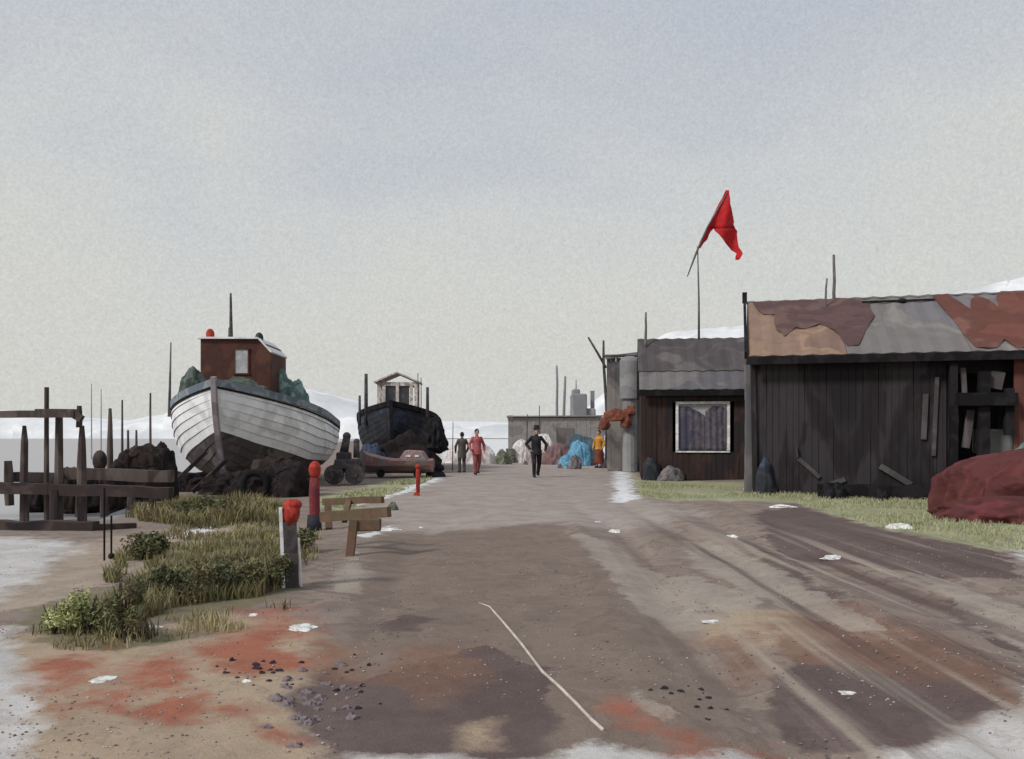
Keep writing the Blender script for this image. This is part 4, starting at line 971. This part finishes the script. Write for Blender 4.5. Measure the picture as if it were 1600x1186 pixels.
def rock(name, px, py, w_, h_, label, mat='rock', seed=0, group=None, cat='rock'):
    b_ = G(px, py); b_.z = gz(b_.x, b_.y)-(.01*min(1, h_*5) if w_ > .2 else h_*.3)
    m = MB(); m.heap(b_, (w_, w_*random.uniform(.6,.95), h_), seed, 2 if w_ < .05 else 3, amp=.5, fr=1.1, fine=.05)
    return tag(m.build(name, mat, smooth=w_ > .2, loc=b_), label, cat, group)
rock('rock', 899, 733, .62, .62, 'grey boulder before the blue tarpaulin', seed=1)
rock('rock', 924, 727, .5, .42, 'small grey boulder beside the person in ochre', seed=2)
rock('rock', 952, 731, .7, .4, 'dark grey boulder at the foot of the forked pole', seed=3, mat='iron')
rock('rock', 876, 732, .22, .2, 'small brown stone on the track before the maroon heap', seed=4, mat='pebble')
rock('rock', 821, 726, .25, .2, 'small brown stone left of the feet of the walker in black', seed=5, mat='pebble')

# ------------------------------------------------------------------ things by the big hut
p0, p1 = G(1262, 772), G(1472, 772)
p0 = A0+Vector((1.35,-.85,0)); p1 = A0+Vector((4.1,-1.62,0))
m_ = MB(); m_.bar(p0+Vector((0,0,.16)), p1+Vector((0,0,.17)), .3, .28, wob=.02)
tag(m_.build('timber_sleeper', 'black', loc=p0), 'long black baulk lying along the foot of the big hut', 'timber')
for i, (f_, h_, w_, lb) in enumerate(((0.06,.36,.45,'black rope coil at the left end of the long baulk'),(.13,.34,.4,'second black rope coil from the left end of the long baulk'),(.43,.22,.34,'black lump of tar cloth before the middle of the long baulk'),(.98,.34,.4,'black lump at the right end of the long baulk beside the red tarpaulin'))):
    q_ = p0.lerp(p1, f_)+Vector((0,-.25 if i != 2 else -.55,0)); m = MB(); m.heap(q_, (w_, w_, h_), 80+i, 3, amp=.3); tag(m.build('rope_coil', 'black', smooth=True, loc=q_), lb, 'rope coil')
q_ = A0+Vector((.35,-.45,0)); m = MB(); m.heap(q_, (.36,.3,.25), 90, 3, amp=.2); tag(m.build('lobster_pot', 'black', smooth=True, loc=q_), 'small black pot at the left corner of the big hut', 'pot')
q_ = A0+Vector((.25,-.2,0)); m = MB(); m.heap(q_, (.5,.35,.85), 91, 3, amp=.3); tag(m.build('net_heap', 'navy', smooth=True, loc=q_), 'navy net bundle against the left corner of the big hut', 'fishing net')
q_ = A1+Vector((.32,-.25,0)); m = MB(); m.heap(q_, (.6,.35,.75), 92, 3, amp=.3); tag(m.build('net_heap', 'navy', smooth=True, loc=q_), 'navy net bundle at the left corner of the smaller hut', 'fishing net')
q_ = A1+Vector((.95,-.35,0)); m = MB(); m.heap(q_, (.9,.4,.42), 93, 3, amp=.3); tag(m.build('sack', 'rock', smooth=True, loc=q_), 'grey sack slumped below the window of the smaller hut', 'sack')
# red tarpaulin heap
c_ = G(1575, 812); 
m_ = MB(); m_.heap(Vector((10.7, 16.5, -.02)), (4.5, 3.0, 1.3), 33, 6, amp=.12, fr=1.5, fine=.012, sharp=.55, fold=.07); m_.heap(Vector((9.35, 15.2, -.02)), (3.2, 1.8, .42), 37, 5, amp=.2, fr=1.7, fine=.015, sharp=.7, fold=.12)
tag(m_.build('tarpaulin', 'redtarp', smooth=True, loc=(9.9,16.0,0)), 'dark red tarpaulin heap right of the big black hut', 'tarpaulin')
m_ = MB(); m_.heap(Vector((11.1, 17.9, .6)), (1.6, .9, .72), 35, 4, amp=.2, fr=1.7)
tag(m_.build('net_heap', 'teal', smooth=True, loc=(10.7,17.2,.6)), 'pale teal net heap behind the dark red tarpaulin', 'fishing net')

# ------------------------------------------------------------------ red topped posts and rail
p = G(491, 826)
rp_ = thing('mooring_post', p, 'dark red mooring post with a bright red rounded top beside the white boat', 'post')
m_ = MB(); m_.tube([(0,0,-.1),(.01,0,.25),(0,0,.6),(.01,0,.82)],[.105,.085,.085,.08],12,wob=.05); m_.build('shaft', 'darkred', rp_, smooth=True)
m_ = MB(); m_.tube([(0,0,-.05),(0,0,.22)],[.125,.11],12); m_.build('tarred_foot', 'navy', rp_, smooth=True)
m_ = MB(); m_.ball((.01,0,.945), .10, 16, (1,1,1.45)); m_.build('red_cap', 'red', rp_, smooth=True)
p = G(457, 920)
rq = thing('mooring_post', p, 'weathered grey post with a red cap and white edges, the nearest post', 'post', rz=.3)
m_ = MB(); m_.bar((0,0,-.1),(-.03,0,.66),.13,.12,wob=.006); m_.build('shaft', 'iron', rq)
m_ = MB(); m_.bar((-.085,-.035,0.02),(-.115,-.035,.8),.03,.05); m_.bar((.085,-.03,.02),(.055,-.03,.5),.02,.04); m_.build('white_edge', 'winframe', rq)
m_ = MB(); m_.tube([(-.03,0,.62),(-.02,0,.72),(0,0,.84)],[.06,.09,.08],12); m_.ball((0,0,.82),.085,14,(1.1,1,.7)); m_.build('red_cap', 'red', rq, smooth=True)
p = G(548, 868)
rl = thing('timber_rail', p, 'low broken olive brown timber rail beside the red topped mooring post', 'rail')
dd = p.y
def rlp(px, py, o=0): v = U(px, py, dd+o); return v-p
m_ = MB(); m_.bar(rlp(503,808,.5)+Vector((0,0,0)), rlp(608,800), .09, .13, wob=.01); m_.build('lower_rail', 'olive_wood', rl)
m_ = MB(); m_.bar(rlp(506,784,1.0), rlp(598,781,.6), .08, .09, wob=.01); m_.build('upper_rail', 'olive_wood', rl)
m_ = MB(); m_.bar(rlp(546,870)+Vector((0,0,-.05)), rlp(553,812), .10, .1, wob=.012); m_.build('post', 'olive_wood', rl)
m_ = MB(); m_.bar(rlp(514,826,.8), rlp(512,784,.95), .09, .09); m_.build('post', 'olive_wood', rl)
m_ = MB(); m_.bar(rlp(538,812,.3), rlp(545,784,.8), .07, .09); m_.build('brace', 'olive_wood', rl)
m_ = MB(); m_.box(rlp(573,820,.02), (.36,.08,.16)); bevel(m_.build('plank', 'olive_wood', rl), .02)
# small red marker post far
p = G(653, 770); rm_ = thing('marker_post', p, 'short red marker post at the grass edge before the navy boat', 'post')
m_ = MB(); m_.tube([(0,0,0),(0,0,.5),(.0,0,.62)],[.05,.06,.05],10); m_.build('shaft', 'red', rm_, smooth=True)
m_ = MB(); m_.ball((0,0,.68),.07,12); m_.build('red_cap', 'red', rm_, smooth=True)
rock('float', 651, 776, .16, .14, 'small red net float lying beside the short red marker post', 'red', 8, cat='float')
rock('rock', 613, 796, .2, .22, 'dark olive mossy stone at the right end of the timber rail', 'crate', 9)

# ------------------------------------------------------------------ jetty at the left
JD = 16.0
jt = thing('jetty', (U(110, 765, JD).x, JD, 0), 'old dark timber jetty with upright piles and a top crossbeam, on the left shore', 'jetty')
o_ = jt.location
def jp(px, py, d=JD): return U(px, py, d)-o_
m_ = MB(); m_.bar(jp(-330,752), jp(80,764), .25, .2, wob=.012); m_.bar(jp(78,764), jp(268,770), .25, .2, wob=.015); m_.build('main_beam', 'timber_dark', jt)
m_ = MB(); m_.bar(jp(25,745,JD+1.2), jp(95,747,JD+1.2), .2, .2, wob=.01); m_.bar(jp(98,740,JD+1.4), jp(270,744,JD+1.4), .2, .24, wob=.02); m_.build('rear_beam', 'timber', jt)
m_ = MB(); m_.bar(jp(-330,650), jp(60,647), .16, .13, wob=.008); m_.bar(jp(58,646), jp(118,646), .16, .16, wob=.008); m_.bar(jp(116,648), jp(128,655), .12, .12); m_.build('top_beam', 'timber', jt)
def pile(px, yt, yb_, wpx, d=JD+.25, lean=0, mat='timber', z0=None, pointed=False):
    t_ = jp(px+lean, yt, d); b__ = jp(px, yb_, d)
    if z0 is not None: b__.z = z0
    r_ = wpx/2/F*d; m = MB()
    if pointed: m.tube([b__, b__.lerp(t_, .6), b__.lerp(t_, .85), t_], [r_*1.1, r_, r_*.85, r_*.45], 9, wob=.14)
    else: m.tube([b__, b__.lerp(t_, .35), b__.lerp(t_, .7), t_], [r_, r_*.95, r_*.9, r_*.8], 9, wob=.12)
    m.build('pile', mat, jt)
pile(38, 665, 0, 13, z0=-.4, pointed=True); pile(73, 605, 0, 8, z0=-.4); pile(92, 650, 0, 14, z0=-.4); pile(128, 665, 0, 14, z0=-.4, pointed=True); pile(124, 634, 668, 9)
pile(85, 765, 0, 15, d=JD-.1, z0=-.4, mat='timber_dark'); pile(125, 768, 0, 14, d=JD+1.3, z0=-.4); pile(163, 768, 0, 15, d=JD+1.3, z0=-.4); pile(205, 768, 0, 13, d=JD+1.4, z0=-.4); pile(238, 768, 0, 12, d=JD+1.6, z0=-.4)
pile(-60, 640, 0, 14, z0=-.4); pile(-150, 620, 0, 10, z0=-.4); pile(-240, 650, 0, 14, z0=-.4)
pile(15, 720, 0, 14, d=JD+1.0, z0=.1, lean=-2)
def mpost(px, yt, d, wpx, label, pointed=True, z0=-.4, cat='post', name='mooring_post', mat='timber', group=None):
    t_ = U(px, yt, d); b__ = Vector((t_.x, d, z0)); r_ = wpx/2/F*d; m = MB()
    m.tube([b__, b__.lerp(t_, .6), b__.lerp(t_, .85), t_], [r_*1.3, r_, r_*.8, r_*(.5 if pointed else .65)], 9, wob=.12)
    return tag(m.build(name, mat, loc=b__), label, cat, group)
mpost(172, 638, 19.5, 9, 'broad pointed pile behind the right part of the jetty')
mpost(191, 625, 20, 4, 'tall thin pole between the pointed pile and the brown net stacks', False)
mpost(200, 672, 21, 5, 'left of two short stakes above the brown net stacks', False)
mpost(213, 672, 21, 4.5, 'right of two short stakes above the brown net stacks', False)
mpost(235, 614, 20.5, 4, 'tall thin pole just left of the white boat', False)
mpost(143, 600, 60, 1.6, 'left of two faint distant masts over the sea', False, mat='farboat', name='boat_mast', cat='mast')
mpost(158, 608, 60, 1.6, 'right of two faint distant masts over the sea', False, mat='farboat', name='boat_mast', cat='mast')
heap_thing('net_heap', 228, 700, 19.6, 1.1, 1.32, .9, 'net_brown', 'tall dark brown net stack left of the white boat', 'fishing net', 71, z=-.05, amp=.2, sharp=.5)
heap_thing('net_heap', 250, 700, 19.8, .8, 1.35, .9, 'net', 'blackish net stack touching the left side of the white boat', 'fishing net', 72, z=-.05, amp=.25, sharp=.6)
heap_thing('net_heap', 195, 700, 19.4, .75, 1.1, .8, 'net_brown', 'small brown net stack at the left end of the net stacks', 'fishing net', 73, z=-.05, amp=.3, sharp=.6)
for i, (px, w_, h_, dd_, lb) in enumerate(((112,.7,.75,18.2,'low brown net bundle behind the left piles of the jetty'),(150,.8,.62,18.4,'low dark net bundle below the oval buoy'),(186,.6,.85,18.3,'dark net bundle at the foot of the broad pointed pile'),(62,.6,.62,18.5,'small brown net bundle between the two leftmost jetty piles'))):
    heap_thing('net_heap', px, 700, dd_, w_, h_, .6, 'net_brown' if i % 2 == 0 else 'net', lb, 'fishing net', 120+i, z=.05, amp=.35, sharp=.7)
p = U(156, 720, 17.8); m_ = MB(); m_.ball(p, .15, 14, (.95,.9,1.5)); m_.tube([Vector((p.x+.02, p.y, .3)), p], .03, 8)
tag(m_.build('buoy', 'timber_dark', smooth=True, loc=p), 'dark oval buoy propped on the jetty', 'buoy')
pb = G(-30, 832); m_ = MB(); q0, q1 = U(-200, 822, 13.6), U(150, 829, 13.4); q0.z = .03; q1.z = .05
m_.bar(q0, q1, .22, .2, wob=.02); m_.bar(q1+Vector((-.1,0,0)), q1+Vector((.45,.4,-.02)), .12, .1)
tag(m_.build('timber_baulk', 'timber_dark', loc=q0), 'long dark baulk lying on the shore below the jetty', 'timber')
for px, yt, yb_, lb in ((163,762,876,'taller thin black rod stuck in the mud'),(174,806,872,'shorter thin black rod with a round foot stuck in the mud')):
    b__ = G(px, yb_); t_ = U(px, yt, b__.y); m_ = MB(); m_.tube([b__, t_], [.012,.012], 7)
    if px == 174: m_.ball(b__+Vector((0,0,.025)), .04, 10)
    tag(m_.build('iron_rod', 'black', loc=b__), lb, 'rod')

# ------------------------------------------------------------------ rope, stones
pts_ = [G(*q_, z=.012) for q_ in ((748,936),(765,942),(783,962),(815,1000),(848,1042),(872,1062),(900,1088),(925,1112),(945,1128))]
m_ = MB(); sm_ = []
for i in range(len(pts_)-1):
    for k in range(8): v = pts_[i].lerp(pts_[i+1], k/8); v.z = gz(v.x, v.y)+.006; sm_.append(v)
m_.tube(sm_, [.004+.006*min(1, i/14) for i in range(len(sm_))], 8)
tag(m_.build('rope', 'rope', smooth=True, loc=pts_[0]), 'pale rope end lying slantwise on the brown track', 'rope')
ch = [(228,985,.20,.05,'large white chalk slab in the grass of the left bank'),(472,983,.22,.035,'flat white chalk slab on the track right of the rust stained earth'),(395,963,.08,.03,'small white chalk bit between the grass bank and the red earth'),
      (960,830,.19,.11,'upright white chalk lump left of the wheel ruts'),(934,816,.12,.06,'small white chalk chip just left of the upright chalk lump'),(1145,841,.22,.08,'white chalk lump at the head of the ruts'),
      (1300,870,.26,.06,'broad pale chalk slab between the ruts and the verge'),(1405,825,.38,.14,'biggest white chalk lump, on the verge before the black baulk'),(1110,966,.13,.02,'thin white chalk sliver in the near ruts'),
      (160,1064,.15,.02,'thin white chalk sliver on the red stained earth at lower left'),(658,822,.07,.05,'tiny white chalk chip alone in the middle of the track'),(1225,795,.5,.1,'low chalk ridge on the verge edge before the smaller hut'),
      (610,826,.3,.06,'white chalk chip beside the timber rail'),(1325,1075,.10,.02,'pale stone fragment in the dark plum earth at lower right'),(385,1065,.06,.03,'little white chalk chip among the dark pebbles')]
for i, (px, py, w_, h_, lb) in enumerate(ch): rock('chalk_stone', px, py, w_, h_*.6, lb, 'chalk', 100+i, cat='stone')
random.seed(21)
clusters = [((395,1052),55,16,26,'darkpeb',.5),((490,1095),60,45,46,'pebble',1.0),((1075,1080),55,18,16,'darkpeb',.5),((560,1060),50,40,12,'darkpeb',.4),((355,875),60,12,8,'pebble',.8)]
for (c_, sx_, sy_, n_, mt, sz) in clusters:
    for i in range(n_):
        px, py = random.gauss(c_[0], sx_*.6), random.gauss(c_[1], sy_*.6)
        s_ = random.uniform(.015, .05)*(.6+sz*.8) if mt == 'darkpeb' else random.uniform(.025, .085)
        if mt == 'darkpeb': lb, gp_ = 'small dark pebble scattered on the stained earth', 'small dark pebbles scattered on the earth'
        else: lb, gp_ = 'mauve grey pebble scattered on the left part of the ground', 'mauve grey pebbles at the left edge of the track'
        rock('pebble', px, py, s_, s_*.45, lb, mt, random.random()*99, gp_, 'pebble')

# ------------------------------------------------------------------ vegetation
def leafmat(name, cols):
    t = NT(name); a_ = t.n('ShaderNodeAttribute', attribute_name='tint')
    n_ = len(cols); t.l(t.ramp(a_.outputs['Fac'], [(i/(n_-1), c) for i, c in enumerate(cols)]), t.b.inputs['Base Color'])
    t.b.inputs['Roughness'].default_value = .8; t.b.inputs['Specular IOR Level'].default_value = .15
    return t.m
def inpoly(x, y, P):
    c = False; n_ = len(P)
    for i in range(n_):
        a_, b_ = P[i], P[(i+1) % n_]
        if (a_[1] > y) != (b_[1] > y) and x < (b_[0]-a_[0])*(y-a_[1])/(b_[1]-a_[1])+a_[0]: c = not c
    return c
def grass(name, regions, mat, label, tint0=0):
    vs, fs, tv = [], [], []
    for P, n_, h0, h1, wd, clump, ph in regions:
        xs_ = [p[0] for p in P]; ys_ = [p[1] for p in P]; k = 0; tries = 0
        while k < n_ and tries < n_*12:
            tries += 1
            x, y = random.uniform(min(xs_), max(xs_)), random.uniform(min(ys_), max(ys_))
            jx, jy = x+mn.noise(Vector((x*2.1, y*2.1, 5)))*.35, y+mn.noise(Vector((x*2.1, y*2.1, 9)))*.35
            if not inpoly(jx, jy, P): continue
            c_ = mn.noise(Vector((x*clump, y*clump, ph)))
            if c_ < .02+random.uniform(-.3,.16): continue
            k += 1; z = gz(x, y)-.01; h_ = random.uniform(h0, h1)*(1+.8*max(0, c_)); a_ = random.uniform(0, 6.28); ln = random.uniform(.1,.7)*h_
            dx, dy = math.cos(a_)*ln, math.sin(a_)*ln; b_ = random.uniform(0, 6.28); wx, wy = math.cos(b_)*wd/2, math.sin(b_)*wd/2
            o = len(vs)
            vs += [(x-wx, y-wy, z), (x+wx, y+wy, z), (x+wx*.7+dx*.35, y+wy*.7+dy*.35, z+h_*.6), (x-wx*.7+dx*.35, y-wy*.7+dy*.35, z+h_*.6), (x+dx, y+dy, z+h_)]
            fs += [(o, o+1, o+2, o+3), (o+3, o+2, o+4)]
            tt = min(1, max(0, .5+.9*mn.noise(Vector((x*1.3, y*1.3, 20+ph)))+random.uniform(-.15,.15))); tv += [tt]*5
    me = bpy.data.meshes.new(name); me.from_pydata(vs, [], fs); me.materials.append(mat)
    at = me.attributes.new('tint', 'FLOAT', 'POINT'); at.data.foreach_set('value', tv)
    o = bpy.data.objects.new(name, me); COL.objects.link(o); tag(o, label, 'grass', kind='stuff'); return o
lg = leafmat('dark_olive_grass', [C(72,68,50), C(96,92,64), C(126,122,80), C(122,104,78), C(150,148,98), C(168,150,116)])
rg = leafmat('pale_olive_grass', [C(128,132,98), C(150,152,114), C(164,162,130), C(138,144,98), C(154,156,122)])
bank1 = gp([(95,960),(190,925),(260,892),(330,872),(400,868),(446,866),(450,925),(400,935),(320,945),(250,960),(200,975)])
bank2 = gp([(180,930),(240,905),(225,985),(215,1015),(180,1000)])
bank3 = gp([(215,800),(330,790),(445,795),(450,812),(330,822),(215,815)])
bank4 = gp([(150,900),(200,870),(240,850),(250,880),(180,910)])
bank6 = gp([(200,860),(290,815),(440,812),(450,862),(330,870),(230,888)])
bank7 = gp([(60,985),(180,975),(300,975),(420,950),(440,965),(300,1000),(180,1020),(80,1010)])
bank5 = gp([(450,850),(480,835),(500,870),(470,890)])
grass('grass', [(bank1, 7000, .05, .19, .014, 1.8, 1), (bank2, 900, .06, .18, .014, 1.6, 2), (bank3, 3500, .1, .28, .03, 1.2, 3), (bank4, 1200, .05, .16, .02, 1.5, 4), (bank6, 3600, .03, .12, .018, 1.6, 11), (bank7, 900, .03, .12, .012, 2.2, 12), (bank5, 260, .06, .16, .02, 3, 5)], lg, 'dark olive grass growing on the left bank')
vr = gp([(1000,752),(1170,765),(1480,765),(1640,800),(1640,862),(1560,858),(1400,829),(1240,787),(1060,783),(1000,776)])
vr2 = gp([(500,786),(600,756),(690,740),(660,757),(600,776),(540,796)])
grass('grass', [(vr, 16000, .03, .09, .02, .5, 7), (vr2, 3500, .03, .1, .03, .5, 8)], rg, 'pale olive short grass on the verge before the huts')

def bush(px, py, w_, h_, n_, mats_, label, seed=0, name='shrub', leaf=.035):
    random.seed(seed); b_ = G(px, py); b_.z = gz(b_.x, b_.y)
    r_ = thing(name, b_, label, 'shrub')
    m = MB()
    for i in range(9):
        a_ = random.uniform(0, 6.28); rr = random.uniform(.1,.38)*w_; m.tube([(0,0,-.02),(math.cos(a_)*rr*.5, math.sin(a_)*rr*.5, h_*.4),(math.cos(a_)*rr, math.sin(a_)*rr, h_*random.uniform(.6,.9))],[.008,.006,.003],5)
    m.build('stems', 'timber_dark', r_)
    vs, fs, tv = [], [], []
    cl = [(Vector((random.uniform(-.36,.36)*w_, random.uniform(-.3,.3)*w_, random.uniform(.28,.8)*h_)), random.uniform(.12,.26)*w_, random.random()) for _ in range(11)]
    for i in range(n_):
        c_, rr, tt = random.choice(cl); d_ = Vector((random.gauss(0,1), random.gauss(0,1), random.gauss(0,1))).normalized()*rr*random.uniform(.4,1.1)
        p = c_+d_; p.z = max(.01, p.z); u = Vector((random.gauss(0,1), random.gauss(0,1), random.gauss(0,.7))).normalized()*leaf*random.uniform(.5,1.2); v = u.cross(Vector((random.gauss(0,1), random.gauss(0,1), random.gauss(0,1)))).normalized()*leaf*.35
        o = len(vs); vs += [p-u, p+v, p+u, p-v]; fs.append((o, o+1, o+2, o+3)); tv += [min(1, max(0, tt+random.uniform(-.2,.2)))]*4
    me = bpy.data.meshes.new('leaves'); me.from_pydata(vs, [], fs); me.materials.append(mats_); at = me.attributes.new('tint', 'FLOAT', 'POINT'); at.data.foreach_set('value', tv)
    o = bpy.data.objects.new('leaves', me); COL.objects.link(o); o.parent = r_
bgm = leafmat('yellow_green_leaves', [C(118,124,80), C(150,156,98), C(172,178,116), C(196,200,138)])
bdm = leafmat('dark_green_leaves', [C(76,78,58), C(92,96,66), C(114,116,78), C(98,86,66)])
bush(84, 992, .26, .28, 700, bgm, 'small round yellow green shrub at the far left of the bank', 1, leaf=.02)
bush(135, 992, .42, .34, 1200, bgm, 'wider yellow green shrub in the middle of the left bank', 2, leaf=.022)
bush(196, 1008, .26, .5, 1100, bdm, 'tall dark green shrub right of the yellow green ones', 3, leaf=.024)
bush(275, 945, .62, .34, 1800, bdm, 'dark olive shrub behind the white chalk slab', 4, leaf=.026)
bush(360, 930, .62, .32, 1800, bdm, 'dark olive shrub half way between the chalk slab and the near post', 5, leaf=.026)
bush(425, 925, .4, .36, 1200, bdm, 'dark shrub just left of the nearest post', 6, leaf=.026)
bush(225, 868, .5, .32, 900, bdm, 'green scrub tuft beside the thin black rods', 7, leaf=.04)
bush(473, 862, .3, .34, 600, bdm, 'olive tuft between the nearest post and the timber rail', 8, leaf=.035)
bush(316, 808, .9, .3, 900, bdm, 'low green tuft below the bow of the white boat', 9, leaf=.06)

# loose gravel over the near track
random.seed(5); vs, fs = [], []
gm = wash('gravel', [C(150,138,130), C(116,104,100), C(178,168,158), C(100,88,86)], 9, .95)
for i in range(9000):
    y = 3.3+8.5*random.random()**1.4; x = random.uniform(-.68, .68)*y
    if mn.noise(Vector((x*1.1, y*.8, 3)))+random.uniform(-.25,.25) < .0: continue
    s_ = random.uniform(.003, .011); z = gz(x, y)+s_*.3; o = len(vs); a_ = random.uniform(0, 6.28)
    for k in range(5): vs.append((x+s_*math.cos(a_+k*1.257)*random.uniform(.7,1.2), y+s_*math.sin(a_+k*1.257)*random.uniform(.7,1.2), z))
    vs.append((x, y, z+s_*random.uniform(.4,.8))); vs.append((x, y, z-s_))
    for k in range(5): fs.append((o+k, o+(k+1) % 5, o+5)); fs.append((o+(k+1) % 5, o+k, o+6))
me = bpy.data.meshes.new('gravel'); me.from_pydata(vs, [], fs); me.materials.append(gm)
o = bpy.data.objects.new('gravel', me); COL.objects.link(o); tag(o, 'loose brown grey gravel strewn over the near track', 'gravel', kind='stuff')
